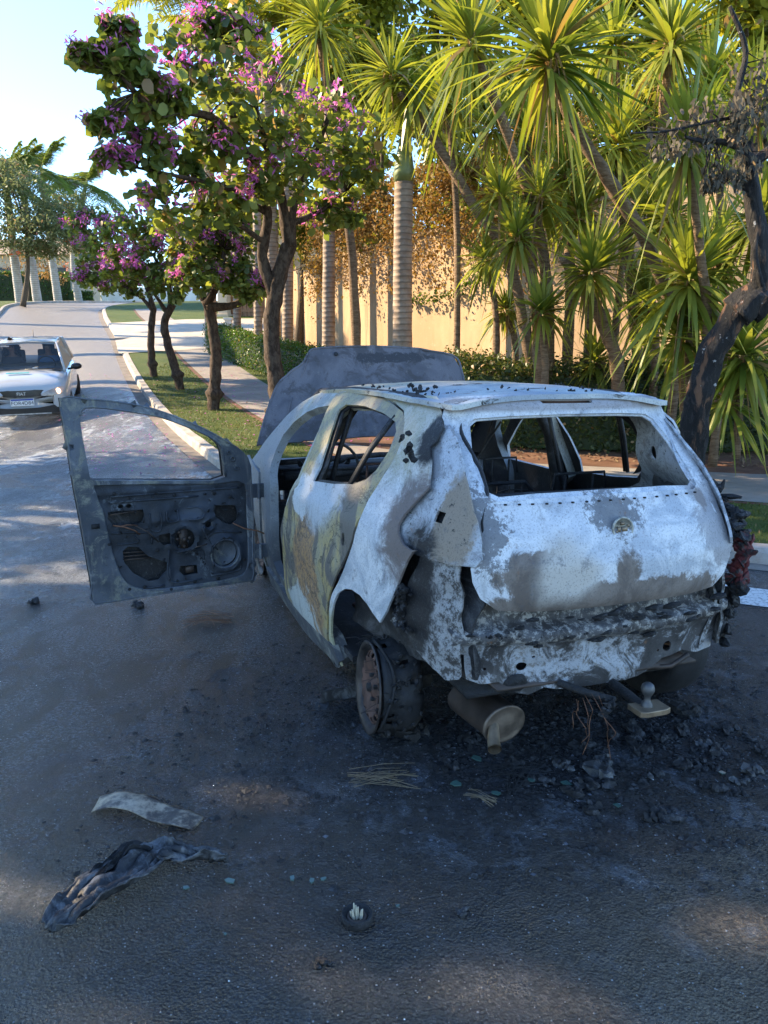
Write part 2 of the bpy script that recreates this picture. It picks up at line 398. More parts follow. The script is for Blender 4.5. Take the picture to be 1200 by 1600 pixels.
# grass blades on the lawn near the camera
def grass_patch(N):
    P = []
    while len(P) < N:
        x = rnd.uniform(-6, 8); y = rnd.uniform(5, 22)
        P.append((x, y))
    P = np.array(P); K = np.array([(p.x, p.y) for p in KR])
    d2 = ((P[:, None, :]-K[None])**2).sum(2); j = d2.argmin(1); k1 = K[np.minimum(j+1, len(K)-1)]; k0 = K[np.maximum(j-1, 0)]
    t = k1-k0; t /= np.linalg.norm(t, axis=1)[:, None]; off = (P[:, 0]-K[j, 0])*t[:, 1]-(P[:, 1]-K[j, 1])*t[:, 0]
    near = np.where(K[j, 0] > 3, 1.9, np.where(K[j, 0] < -1.5, 1.45, 1.45+.45*(K[j, 0]+1.5)/4.5)); far = np.where(K[j, 0] > 3, 3.95, np.where(K[j, 0] < -1.5, 2.8, 2.8+1.15*(K[j, 0]+1.5)/4.5))
    ok = (off > .16) & ((off < near) | ((off > far) & (P[:, 0] < .2) & (off < 6)))
    P = P[ok]; n = len(P); B = np.column_stack([P, [Hz(y)+.115 for y in P[:, 1]]])
    D = RN.normal(0, .45, (n, 3)); D[:, 2] = 1
    V, q, tt = blades(B, D, RN.uniform(.03, .075, n), .012, .25, 2, [1, .8, 0])
    return npmesh('grass', V, q, tt, leafmat('grass_blade', [(.06, .10, .015), (.12, .16, .03), (.2, .19, .06)], .3, .6))
tag(grass_patch(90000), kind='stuff')
# ------------------------------------------------------------------ the burnt car (x forward from rear axle, y left, z up)
YAW = R(18.9)
car = empty('burnt_car', (.669, 3.399, 0), math.pi/2+YAW, 'burnt-out pale hatchback with its driver door hanging open on the sooty road', 'car')
def m_burnt(name, kind):
    t = NT(name); n1 = t.noise(2.6, 6, .62, .5); n2 = t.noise(6, 10, .76, .8); n3 = t.noise(32, 6, .78); n4 = t.noise(140, 3, .7); x = t.axis(0); z = t.axis(2)
    white = t.mix(t.sm(n1, .35, .62), (.55, .56, .58), (.38, .41, .45)); white = t.mix(t.sm(n2, .42, .62), white, (.64, .645, .65))
    brown = t.mix(t.sm(n2, .4, .6), (.12, .095, .08), (.2, .165, .14)); soot = (.012, .012, .014)
    speck = t.sm(n3, .6, .66)
    if kind == 'quarter':
        c = white
        ed = t.ma('MULTIPLY', t.blob((-.05, .6, 1.38), .45, (.6, 1, 1.6), n2, .5, .3), .8); c = t.mix(ed, c, t.mix(t.sm(n2, .4, .6), (.36, .33, .2), (.45, .43, .36)))
        c = t.mix(t.blob((-.27, .7, .95), .16, (1, .3, .7), n2, .9, .3), c, (.16, .13, .12))
        c = t.mix(t.blob((-.2, .6, 1.28), .10, (1, .4, .8), n2, 1.0, .2), c, soot)
        c = t.mix(t.blob((.45, .8, .2), .22, (1, .3, 1), n2, .8, .3), c, (.42, .4, .26))
        c = t.mix(t.ma('MULTIPLY', speck, .5), c, (.1, .09, .09))
    elif kind == 'rear_door':
        a = t.mix(t.sm(n2, .42, .6), (.40, .31, .13), (.30, .27, .18)); c = t.mix(t.sm(t.noise(3.2, 6, .6, 1.2, t.vec((1.4, 1, .7), (3, 0, 0))), .5, .58), a, (.14, .125, .105))
        c = t.mix(t.blob((.78, .85, .42), .22, (1.1, .2, .55), n2, 1.0, .15), c, t.mix(t.sm(n3, .4, .6), (.40, .235, .10), (.22, .15, .10)))
        ln = t.ma('SUBTRACT', 1, t.sm(t.ma('ABSOLUTE', t.ma('SUBTRACT', t.noise(3.4, 6, .65, 1.5), .52)), .004, .02)); c = t.mix(t.ma('MULTIPLY', ln, .7), c, (.05, .045, .04))
        c = t.mix(t.blob((.9, .8, .9), .13, (1, .2, 1.2), n2, 1.1, .1), c, (.52, .54, .55))
        c = t.mix(t.blob((.62, .8, .98), .2, (.8, .2, 1), n2, .9, .25), c, (.44, .47, .5))
        c = t.mix(t.blob((.95, .8, .14), .3, (1, .2, 1.1), n2, 1.0, .1), c, (.46, .48, .45))
        c = t.mix(t.ma('MULTIPLY', t.sm(z, 1.0, 1.2), .5), c, t.mix(t.sm(n2, .4, .6), (.4, .36, .22), (.28, .27, .23)))
    elif kind == 'tailgate':
        c = white
        c = t.mix(t.blob((-.6, .34, .82), .13, (.1, .8, 1.5), n2, 1.0, .12), c, brown)
        c = t.mix(t.blob((-.6, -.1, .70), .10, (.1, .22, 1.2), t.noise(9, 7, .75), 1.0, .12), c, brown)
        c = t.mix(t.blob((-.6, .35, .69), .07, (.1, .3, 1.2), n2, 1.0, .12), c, brown)
        c = t.mix(t.blob((-.6, -.02, .80), .055, (.1, 1, .7), n2, 1.2, .2), c, brown)
        c = t.mix(t.blob((-.6, -.45, 1.04), .03, (.1, 1, .7), n2, 1.2, .2), c, brown)
        c = t.mix(t.ma('MULTIPLY', t.blob((-.6, -.01, 1.02), .08, (.1, .8, 1), n3, 2.0, .2), .8), c, (.09, .085, .085))
        c = t.mix(t.ma('MULTIPLY', t.blob((-.55, .52, .98), .09, (.1, 1, .7), n3, 2.2, .15), .8), c, (.09, .085, .085))
        c = t.mix(t.blob((-.6, .22, .83), .10, (.1, 1, 1), n1, 1.2, .5), c, (.47, .43, .38))
        c = t.mix(t.ma('MULTIPLY', t.blob((-.5, -.5, .95), .12, (.1, 1, .7), n2, 1.2, .15), .6), c, (.22, .2, .2))
        top = t.ma('MULTIPLY', t.sm(z, 1.365, 1.385), t.ma('SUBTRACT', 1, t.sm(z, 1.42, 1.435))); c = t.mix(t.ma('MULTIPLY', top, .75), c, t.mix(t.sm(n2, .42, .6), (.3, .27, .27), (.16, .13, .12)))
    elif kind == 'panel':
        c = t.mix(t.sm(n2, .47, .56), (.05, .046, .045), (.36, .37, .39)); c = t.mix(t.sm(n3, .5, .6), c, t.mix(t.sm(n2, .45, .6), (.03, .03, .03), (.22, .2, .18)))
        c = t.mix(t.ma('MULTIPLY', t.sm(z, .535, .56), .85), c, t.mix(t.sm(n3, .48, .6), (.035, .031, .03), (.34, .32, .29)))
    elif kind == 'lamp':
        c = t.mix(t.sm(n2, .44, .58), (.46, .49, .53), (.24, .25, .27)); c = t.mix(t.blob((-.45, .6, .98), .09, (1, .4, .35), n2, 1.1, .2), c, (.26, .21, .16)); c = t.mix(t.sm(n3, .58, .64), c, (.03, .03, .03)); c = t.mix(t.blob((-.3, .7, .66), .13, (1, .3, .6), n2, 1.2, .2), c, soot); c = t.mix(t.sm(t.ma('ADD', z, t.ma('MULTIPLY', n2, .2)), .97, .93), c, t.mix(t.sm(n3, .42, .55), (.05, .045, .042), (.3, .3, .3)))
        c = t.mix(t.blob((-.3, .6, .72), .12, (1, .3, .5), n2, 1.0, .2), c, soot)
    elif kind == 'roof':
        c = t.mix(t.sm(n1, .4, .6), (.32, .36, .40), (.5, .52, .5)); c = t.mix(t.sm(x, .1, 1.0), c, (.4, .37, .27)); c = t.mix(t.sm(n2, .58, .63), c, (.03, .03, .03))
    elif kind == 'bonnet':
        c = t.mix(t.sm(n1, .4, .65), (.13, .12, .13), (.065, .062, .07)); c = t.mix(t.ma('MULTIPLY', t.sm(t.noise(5, 9, .75, .5), .48, .6), .8), c, (.05, .042, .04)); c = t.mix(t.ma('MULTIPLY', t.sm(t.noise(8, 9, .8), .58, .66), .7), c, (.2, .17, .15)); e = t.blob((3.05, -.35, 1.58), .05, (.2, .12, 1), n2, 1.2, .1); c = t.mix(e, c, (.035, .032, .034)); c = t.mix(t.ma('MULTIPLY', speck, .3), c, (.26, .25, .26))
    elif kind == 'door':     # inner sheet of the open door: bluish soot with pale edges
        c = t.mix(t.sm(n1, .38, .62), (.055, .066, .085), (.022, .026, .032)); c = t.mix(t.sm(n2, .56, .66), c, (.14, .16, .18)); c = t.mix(t.ma('MULTIPLY', speck, .5), c, (.012, .012, .013))
    elif kind == 'doorframe':
        c = t.mix(t.sm(n1, .38, .62), (.11, .125, .15), (.055, .064, .078)); c = t.mix(t.sm(n2, .5, .62), c, (.22, .22, .18)); c = t.mix(t.ma('MULTIPLY', t.sm(t.noise(3.5, 9, .75, .6, t.vec((1, 1, .6), (2, 5, 1))), .52, .64), .7), c, (.30, .31, .31)); c = t.mix(t.ma('MULTIPLY', speck, .6), c, (.03, .03, .03))
    elif kind == 'rail':
        c = t.mix(t.sm(n1, .4, .6), (.38, .35, .25), (.30, .31, .3)); c = t.mix(t.sm(n2, .5, .6), c, (.47, .48, .46)); c = t.mix(t.sm(x, 1.5, 1.85), c, (.23, .25, .27))
        c = t.mix(t.ma('SUBTRACT', 1, t.sm(z, .25, .8)), c, t.mix(t.sm(n2, .48, .6), (.07, .075, .085), (.22, .22, .2))); c = t.mix(t.sm(n3, .6, .66), c, (.03, .03, .03))
    else:                    # 'inner': blackened structure
        c = t.mix(t.sm(n2, .5, .68), (.014, .014, .016), (.08, .08, .085)); c = t.mix(t.sm(n3, .62, .7), c, (.16, .15, .14))
    if kind not in ('inner', 'door', 'bonnet'):
        n5 = t.noise(4.5, 9, .8, .4, t.vec((1, 1, 1), (4, 7, 2))); rust = t.mix(t.sm(n3, .4, .6), (.25, .12, .05), (.12, .06, .035))
        c = t.mix(t.ma('MULTIPLY', t.sm(n5, .60, .68), .75), c, rust); c = t.mix(t.ma('MULTIPLY', t.sm(t.noise(11, 9, .8), .57, .66), .6), c, (.10, .10, .11))
        dr = t.noise(9, 6, .7, .3, t.vec((1.6, 1.6, .16))); c = t.mix(t.ma('MULTIPLY', t.sm(dr, .56, .7), .4), c, (.2, .19, .18))
    c = t.mix(t.ma('MULTIPLY', t.sm(n4, .52, .66), .45), c, tuple([.07]*3))
    b = t.bump(n3, .35, .004); b = t.bump(n4, .35, .0015, b); b = t.bump(n1, .5, .012, b)
    rough = t.ma('ADD', .45, t.ma('MULTIPLY', n2, .4))
    return t.done(c, rough, .0 if kind not in ('door', 'doorframe') else .35, b, .45)
MQ, MRD, MTG, MPN, MLP, MRF, MBN, MDR, MDF, MRL, MIN = [m_burnt('burnt_'+k, k) for k in ('quarter', 'rear_door', 'tailgate', 'panel', 'lamp', 'roof', 'bonnet', 'door', 'doorframe', 'rail', 'inner')]
M_rust = simple('rusty_steel', (.10, .055, .042), .7, .3, .5, 14, .5); M_black = simple('char', (.012, .012, .013), .7, 0, .5, 20, 1, .01)
M_steel = simple('scorched_steel', (.07, .052, .042), .6, .4, .4, 10, .3); M_brass = simple('heat_tinted_steel', (.24, .18, .12), .45, .6, .3, 16, .3)
M_tyre = simple('burnt_rubber', (.012, .012, .013), .75, 0, .4, 30, .6); M_wire = simple('copper_wire', (.2, .1, .06), .5, .6, .3)
tc = NT('char_crust'); cn = tc.noise(26, 6, .75); cc = tc.mix(tc.sm(cn, .5, .66), (.008, .008, .009), (.07, .07, .075)); cc = tc.mix(tc.blob((-.42, -.80, .74), .06, (1, .6, .5), cn, 1.3, .15), cc, (.13, .02, .02))
M_crust = tc.done(cc, .65, 0, tc.bump(cn, 1, .02), .5)

XS = [-.62, -.5, -.4, -.2, 0, .4, 1.0, 2.0, 2.6, 3.0, 3.2, 3.38]; WS = [.55, .64, .69, .75, .785, .82, .86, .86, .85, .79, .70, .42]
ZS = [.08, .15, .25, .45, .7, .86, .92, 1.0, 1.1, 1.2, 1.3, 1.38, 1.42]; PS = [-.07, -.05, -.02, 0, 0, -.004, -.018, -.05, -.095, -.145, -.2, -.26, -.31]
def Sy(x, z): return float(np.interp(x, XS, WS)+np.interp(z, ZS, PS))
def side(s, d=0): return lambda x, z: (x, s*(Sy(x, z)+d), z)
RZ = [.3, .45, .6, .69, .85, .96, 1.07, 1.34, 1.40, 1.45]; RX = [-.56, -.57, -.60, -.625, -.63, -.60, -.53, -.235, -.20, -.15]
def Rx(y, z): return float(np.interp(z, RZ, RX))+.09*(abs(y)/.57)**2.5

gap = [(1.15, 1.395), (.976, 1.405), (.748, 1.407), (.508, 1.397), (.322, 1.38), (.183, 1.355), (.10, 1.32), (.045, 1.27), (.026, 1.21), (.035, 1.141), (.068, 1.061), (.094, 1.006), (.105, .946), (.118, .884), (.146, .816), (.19, .752), (.25, .674), (.329, .587), (.412, .506), (.44, .465), (.474, .403), (.507, .305), (.556, .199)]
rdoor = gap+[(.596, .188), (.934, .132), (1.30, .10), (1.37, .13), (1.36, .256), (1.307, .455), (1.285, .638), (1.224, .766), (1.094, .856), (1.031, .909), (1.017, .943), (1.023, 1.016), (1.03, 1.142), (1.08, 1.275)]
rwin = [(.808, .975), (.79, 1.046), (.824, 1.142), (.874, 1.239), (.915, 1.32), (.868, 1.349), (.615, 1.356), (.36, 1.339), (.19, 1.314), (.132, 1.28), (.104, 1.199), (.136, 1.119), (.205, 1.063), (.31, 1.031), (.518, 1.003)]
lampb = [(-.375, .882), (-.318, .874), (-.266, .886), (-.22, .924), (-.208, .953), (-.221, .994), (-.267, 1.071), (-.29, 1.105), (-.24, 1.19), (-.195, 1.245)]
def gsh(d): return [(x-d, z) for x, z in gap]
quarter = [(1.15, 1.425), (.8, 1.425), (.4, 1.43), (0, 1.428), (-.13, 1.372), (-.205, 1.32), (-.215, 1.27), (-.195, 1.245)][::-1]
q_out = [(x-.007, z+(.008 if x > .1 and z > 1.2 else -.004)) for x, z in gap]+[(.56, .135), (.455, .12), (.452, .157), (.474, .21), (.474, .29), (.442, .37), (.384, .464), (.326, .529), (.239, .574), (.157, .593), (.059, .597), (-.013, .581), (-.06, .556), (-.122, .53), (-.175, .59), (-.219, .66), (-.26, .74), (-.30, .82), (-.332, .869), (-.35, .88)]+lampb[1:]+quarter[1:-1]
def wcirc(cx, cz, r, n=26): return [(cx+r*math.cos(a), cz+r*math.sin(a)) for a in np.linspace(0, 2*math.pi, n, endpoint=False)]
for s in (1, -1):
    o = panel('quarter_panel', q_out, side(s, .004), MQ, car, [], .045, .010, -1, 0, flip=s > 0, crumple=.0035, inner=MIN)
    # inner sheet where the tail lamp was, and the bare corner below
    lamp_in = [(-.13, 1.32), (-.16, 1.24), (-.20, 1.18), (-.23, 1.10), (-.20, 1.06), (-.16, .99), (-.14, .95), (-.16, .90), (-.22, .85), (-.32, .85), (-.57, .86), (-.585, .89), (-.565, .95), (-.53, 1.015), (-.49, 1.066), (-.43, 1.137), (-.35, 1.216), (-.23, 1.31), (-.19, 1.33)]
    lh = [[(-.395, .985), (-.345, .985), (-.345, 1.025), (-.395, 1.025)]] if s == 1 else []
    panel('lamp_recess', lamp_in, lambda x, z, s=s: (x, s*(Sy(x, z)-.020-.012*math.sin(max(0, min(1, (x+.5)*3))*3.1)), z), MLP, car, lh, .03, .01, -1, 0, flip=s > 0, crumple=.006)
    panel('corner_panel', [(-.35, .86), (-.51, .86), (-.52, .7), (-.52, .52), (-.51, .42), (-.46, .40), (-.40, .43), (-.3, .475), (-.2, .53), (-.14, .54), (-.2, .60), (-.25, .69), (-.29, .78), (-.33, .85)], lambda x, z, s=s: (x, s*(Sy(x, z)-.035+.006*math.sin(z*45)*math.sin(x*16)), z), MLP, car, [], .025, .01, -1, 0, flip=s > 0, crumple=.01)
# side frames: hinge post, screen pillar, roof rail, sill
frame_o = [(2.08, .12), (2.10, .5), (2.16, .86), (2.45, .865), (2.56, .85), (2.378, .937), (2.26, 1.032), (2.103, 1.126), (1.948, 1.227), (1.757, 1.313), (1.565, 1.37), (1.388, 1.40), (1.15, 1.418), (.9, 1.42), (.3, 1.415), (.3, 1.385), (.6, 1.37), (.9, 1.345), (.98, 1.28), (1.0, 1.1), (.99, .9), (1.2, .76), (1.24, .45), (1.2, .27), (.6, .27), (.5, .25), (.455, .155), (.48, .118), (.8, .10), (1.4, .09)]
fdo = [(1.83, .94), (1.84, 1.011), (1.806, 1.114), (1.694, 1.196), (1.532, 1.267), (1.333, 1.308), (1.14, 1.33), (1.09, 1.27), (1.10, .95), (1.30, .77), (1.36, .45), (1.40, .275), (1.69, .268), (1.80, .31), (1.765, .541), (1.765, .795)]
for s in (1, -1):
    panel('side_frame', frame_o, side(s, -.012), MRL, car, [fdo], .045, .05, -1, 0, flip=s > 0, crumple=.002, inner=MIN)
    panel('sill', [(2.06, .10), (2.06, .21), (1.3, .2), (.6, .215), (.47, .22), (.44, .15), (.5, .105), (1.2, .08)], side(s, .012), MRL, car, [], .05, .03, -1, 0, flip=s > 0, crumple=.003)
# rear doors, and the closed front door on the far side
rds = []
for s in (1, -1):
    rw_ = rwin if s == 1 else [(x+(.10 if x > .7 else 0), z-(.04 if z < 1.06 else 0)) for x, z in rwin]
    def dfun(x, z, s=s):
        b = .010 if z < .92 else 0
        if z < .9: b += .014*math.exp(-((z-.62)/.10)**2)
        return (x, s*(Sy(x, z)+b), z)
    o = panel('rear_door', rdoor, dfun, MRD if s == 1 else MQ, car, [rw_]+([circ(.245, .80, .018, 10, .03)] if s == 1 else []), .035, .010, -1, 0, flip=s > 0, crumple=.0035, inner=MIN)
    rds.append(o)
    panel('window_frame', [(.83, .962), (.80, 1.05), (.84, 1.145), (.9, 1.245), (.95, 1.345), (.87, 1.372), (.615, 1.38), (.36, 1.362), (.18, 1.335), (.11, 1.29), (.08, 1.2), (.112, 1.112), (.19, 1.046), (.30, 1.012), (.518, .982)], side(s, -.022), MIN, o, [[(x*.95+.5*.05, z*.95+1.17*.05) for x, z in rw_]], .04, .012, -1, 0, flip=s > 0)
    b = MB(); b.tube([(.235, s*(Sy(.235, 1.33)-.012), 1.335), (.31, s*(Sy(.31, 1.18)-.012), 1.18), (.375, s*(Sy(.375, 1.03)-.012), 1.01)], .011, 6); b.tube([(.26, s*(Sy(.26, 1.33)-.014), 1.335), (.335, s*(Sy(.335, 1.18)-.014), 1.18), (.40, s*(Sy(.4, 1.03)-.014), 1.01)], .008, 6)
    b.build('window_divider', MIN, o)
panel('front_door', [(1.12, .12), (2.02, .12), (2.04, .5), (2.04, .86), (2.0, .93), (1.9, 1.0), (1.75, 1.1), (1.6, 1.19), (1.45, 1.26), (1.3, 1.31), (1.12, 1.33), (1.06, 1.3), (1.06, .9), (1.2, .76), (1.27, .45)], side(-1, .008), MQ, car, [[(1.12, .90), (1.85, .90), (1.80, 1.0), (1.6, 1.12), (1.45, 1.2), (1.3, 1.255), (1.12, 1.28)]], .05, .02, -1, 0, inner=MIN)
# roof
def roofz(x, y):
    w = Sy(x, 1.42)+.02; u = min(1, abs(y)/w)
    return float(np.interp(x, [-.25, 0, .5, 1.0, 1.5, 1.62], [1.437, 1.449, 1.462, 1.457, 1.43, 1.415]))-.035*u**3
panel('roof', [(-.2, .50), (-.05, .535), (.4, .56), (1.1, .57), (1.45, .585), (1.62, .57), (1.66, .3), (1.67, 0), (1.66, -.3), (1.62, -.57), (1.45, -.585), (1.1, -.57), (.4, -.56), (-.05, -.535), (-.2, -.50)], lambda x, y: (x, y, roofz(x, y)), MRF, car, [], .05, .02, -1, 0, crumple=.005, inner=MIN)
# tailgate
half = [(.25, 1.438), (.42, 1.432), (.50, 1.415), (.522, 1.35), (.524, 1.263), (.536, 1.148), (.546, 1.047), (.55, .95), (.556, .895), (.573, .853), (.565, .80), (.538, .74), (.475, .692), (.35, .682)]
tg_o = [(0, 1.44)]+half+[(0, .682)]+[(-y, z) for y, z in half[::-1]]
wh = [(.25, 1.358), (.40, 1.35), (.432, 1.33), (.462, 1.24), (.47, 1.15), (.467, 1.09), (.43, 1.072), (.28, 1.08)]
tg_w = [(0, 1.362)]+wh+[(0, 1.083)]+[(-y, z) for y, z in wh[::-1]]
def tgf(y, z):
    x = Rx(y, z)
    x -= .018*math.exp(-((z-1.40)/.022)**2)*(1-min(1, abs(y)/.56)**6)      # lip above the window
    x += .006*math.exp(-((z-1.055)/.012)**2)
    if z < .95: x += .005*math.exp(-((z-.885)/.012)**2)
    if z < 1.0: x -= .018*sstep(1.0, .85, z)
    if z < .74: x += .03*((.74-z)/.06)**2*.5
    return (x, y, z)
tg = panel('tailgate', tg_o, tgf, MTG, car, [tg_w, [(-.12, 1.403), (.11, 1.405), (.115, 1.412), (.11, 1.42), (-.12, 1.418), (-.125, 1.41)]], .026, .010, -1, 0, crumple=.0032, inner=MIN, flip=True)
panel('window_flange', [(y*1.0, z) for y, z in [(0, 1.368), (.25, 1.364), (.41, 1.356), (.445, 1.335), (.474, 1.24), (.482, 1.15), (.478, 1.08), (.435, 1.060), (.28, 1.068), (0, 1.07), (-.28, 1.068), (-.435, 1.06), (-.478, 1.08), (-.482, 1.15), (-.474, 1.24), (-.445, 1.335), (-.41, 1.356), (-.25, 1.364)]],
      lambda y, z: (Rx(y, z)+.014, y, z), MTG, tg, [[(0, 1.352), (.25, 1.348), (.388, 1.34), (.42, 1.322), (.448, 1.24), (.455, 1.15), (.452, 1.10), (.42, 1.084), (.28, 1.092), (0, 1.095), (-.28, 1.092), (-.42, 1.084), (-.452, 1.10), (-.455, 1.15), (-.448, 1.24), (-.42, 1.322), (-.388, 1.34), (-.25, 1.348)]], .03, .006, -1, 0, flip=True)
b = MB()
for y in np.linspace(-.42, .42, 17):
    b.box((Rx(y, 1.064)-.012, y+rnd.uniform(-.004, .004), 1.063), (.008, .009, .006))
b.build('clip_row', M_black, tg)
b = MB(); b.box((-.165, 0, 1.412), (.02, .24, .03)); b.build('brake_light_slot', M_rust, tg)
def disc_at(y, z, out=0):
    x = Rx(y, z)-out; n = Vector((-1, 0, .12)).normalized(); q = n.to_track_quat('Z', 'Y').to_matrix().to_4x4(); return Matrix.Translation((x, y, z)) @ q
em = MB(); M0 = disc_at(-.02, .962, -.004)
em.lathe([(.044, 0), (.047, .008), (.045, .011), (.040, .012), (.037, .008), (.036, .003), (0, .003)], M0, 40)
emo = em.build('badge_ring', simple('scorched_badge', (.3, .29, .25), .45, .5, .4, 60, .4), tg)
em = MB(); rot = M0.to_3x3()
for dx, dy, w, h in ((0, .008, .018, .022), (0, -.016, .02, .012), (-.02, 0, .012, .014), (.02, 0, .012, .014), (-.008, -.026, .008, .008), (.012, .024, .01, .008)): em.box(M0 @ Vector((dy, dx, .006)), (h, w, .008), rot)
em.build('badge_base', M_brass, emo)
em = MB(); em.lathe([(.014, -.002), (.015, .008), (.011, .012), (.009, .005), (0, .005)], disc_at(-.016, .808, 0), 20); em.build('lock', M_rust, tg)
# rear panel under the tailgate, with the beam lip
def rpf(y, z):
    x = Rx(y, z)+float(np.interp(z, [.40, .50, .545, .555, .575, .60, .612, .65, .69], [.012, .01, -.0, -.020, -.024, -.015, .045, .07, .08]))
    x += .008*math.sin(y*38)*math.exp(-((z-.50)/.05)**2)+.010*noise.noise(Vector((y*14, z*14, 2)))+.012*math.exp(-((y-.3)/.07)**2-((z-.43)/.05)**2)-.014*math.exp(-((y-0)/.17)**2-((z-.42)/.08)**2)
    return (x, y, z)
rp_o = [(.545, .70), (.56, .76), (.585, .82), (.585, .87), (.60, .87), (.615, .8), (.622, .6), (.61, .51), (.56, .503), (.545, .40), (.495, .379), (.423, .384), (.41, .356), (.34, .33), (.306, .322), (.249, .352), (.2, .34), (.073, .337), (-.172, .343), (-.219, .363), (-.283, .402), (-.404, .414), (-.45, .40), (-.508, .382), (-.60, .385), (-.62, .46), (-.622, .6), (-.615, .8), (-.60, .87), (-.585, .87), (-.585, .82), (-.56, .76), (-.545, .70)]
holes = [[(.585, .615), (.515, .615), (.515, .685), (.585, .685)], circ(.34, .445, .02, 14, .018), circ(.304, .487, .007, 8), circ(.48, .442, .006, 8), circ(-.308, .448, .021, 14), circ(-.265, .435, .006, 8), circ(-.523, .423, .009, 8), circ(-.57, .62, .028, 12)]
rp = panel('rear_panel', rp_o, rpf, MPN, car, holes, .013, .006, -1, 0, crumple=.007, flip=True)
b = MB()                                                # melted remains hanging on the lip
for i in range(34):
    y = rnd.uniform(-.6, .58); z = .6+rnd.uniform(-.06, .06)+(.03 if rnd.random() < .3 else 0); r = rnd.uniform(.004, .014)
    b.tube([(Rx(y, z)-.012-rnd.uniform(0, .03), y-r*2, z), (Rx(y, z)-.02, y, z-r*.5), (Rx(y, z)-.01, y+r*2.5, z-r)], [r*.6, r, r*.4], 5, wob=.7)
b.build('melted_trim', M_crust, rp)
b = MB(); pts = []                                      # heat shield mesh bulge low left
b.lathe([(.0, .004), (.03, .004), (.045, .0), (.05, -.02)], Matrix.Translation((-.53, .36, .365)) @ Vector((-1, 0, -.5)).to_track_quat('Z', 'Y').to_matrix().to_4x4(), 16); b.build('heat_shield', M_black, rp)
# crust of melted bumper hanging on the far corner, and char lumps near side
def crust(name, pts, rr, parent, mat=None, n=10):
    b = MB()
    for i in range(len(pts)-1):
        a, c = Vector(pts[i]), Vector(pts[i+1])
        for k in range(n):
            p = a.lerp(c, rnd.random())+Vector([rnd.gauss(0, rr*.45) for _ in range(3)]); q = p+Vector([rnd.gauss(0, rr*.8) for _ in range(3)]); r = rnd.uniform(.35, .8)*rr
            b.tube([p, p.lerp(q, .5), q], [r*.5, r, r*.3], 7, wob=1.1)
    return b.build(name, mat or M_crust, parent, smooth=False)
crust('melted_bumper', [(-.25, -.735, 1.01), (-.36, -.745, .93), (-.42, -.75, .82), (-.42, -.76, .70), (-.40, -.75, .58), (-.38, -.73, .46), (-.37, -.72, .38)], .032, car, n=34)
crust('char_lump', [(-.20, .70, 1.30), (-.24, .68, 1.20)], .018, car, n=14)
crust('char_lump', [(-.24, .725, .72), (-.27, .72, .66), (-.22, .735, .58), (-.30, .70, .53)], .02, car, n=14)
crust('char_lump', [(-.58, .52, .60), (-.59, .3, .575), (-.61, .1, .58)], .009, car, n=10)
crust('roof_debris', [(.1, .50, 1.44), (.35, .46, 1.455), (.2, .40, 1.455)], .014, car, n=9)
crust('roof_debris', [(1.0, .5, 1.45), (.2, .52, 1.437), (-.05, .40, 1.448)], .008, car, n=16)
crust('roof_debris', [(.6, -.42, 1.45), (-.1, -.2, 1.452), (0, .25, 1.452)], .008, car, n=14)
# interior: floor, far trim, pillars, seats, dash
b = MB(); b.box((1.2, 0, .20), (1.75, 1.5, .03)); b.box((.02, 0, .36), (.85, 1.0, .03)); b.box((2.1, 0, .42), (.06, 1.5, .45)); b.box((.46, 0, .30), (.04, 1.2, .2)); b.build('floor', MIN, car, False)
b = MB(); b.box((2.25, 0, .78), (.26, 1.45, .14)); b.tube([(2.02, -.7, .82), (2.0, 0, .84), (2.02, .7, .82)], .03, 8); b.tube([(2.1, -.72, .9), (2.15, 0, .92), (2.1, .72, .9)], .02, 6)
b.tube([(1.98, .38+.17*math.cos(a), .86+.17*math.sin(a)) for a in np.linspace(0, 6.4, 26)], .010, 6); b.tube([(2.0, .38, .86), (2.15, .38, .8)], .02, 6); b.tube([(1.98, .22, .86), (1.98, .54, .86)], .01, 6); b.build('dashboard', MIN, car)
def seat(cx, cy, w, z0=.28, back=.52):
    b = MB()
    b.tube([(cx-.30, cy-w, z0+.02), (cx-.36, cy-w, z0+back), (cx-.36, cy-w+.05, z0+back+.06), (cx-.36, cy+w-.05, z0+back+.06), (cx-.36, cy+w, z0+back), (cx-.30, cy+w, z0+.02), (cx+.15, cy+w, z0), (cx+.15, cy-w, z0), (cx-.30, cy-w, z0+.02)], .013, 7)
    for k in range(9): z = z0+.06+k*back/9; b.tube([(cx-.31-k*.005, cy-w, z), (cx-.30-k*.005, cy-w*.3, z+.012), (cx-.31-k*.005, cy+w*.3, z-.012), (cx-.31-k*.005, cy+w, z)], .004, 5)
    for k in range(5): y = cy-w+.06+k*(2*w-.12)/4; b.tube([(cx-.30, y, z0+.03), (cx-.36, y+.01, z0+back+.04)], .004, 5)
    for k in (-.5, .5): b.tube([(cx-.36, cy+k*w*.5, z0+back+.05), (cx-.37, cy+k*w*.5, z0+back+.20)], .007, 5)
    b.tube([(cx-.37, cy-w*.5, z0+back+.12), (cx-.375, cy-w*.45, z0+back+.21), (cx-.375, cy+w*.45, z0+back+.21), (cx-.37, cy+w*.5, z0+back+.12)], .007, 6)
    for k in range(6): x = cx-.28+k*.08; b.tube([(x, cy-w, z0), (x, cy, z0-.02), (x, cy+w, z0)], .006, 5)
    return b.build('seat_frame', M_rust if cy > 0 else MIN, car)
seat(1.45, .38, .22); seat(1.45, -.38, .22); seat(.55, .33, .30, .34, .50); seat(.55, -.33, .30, .34, .50)
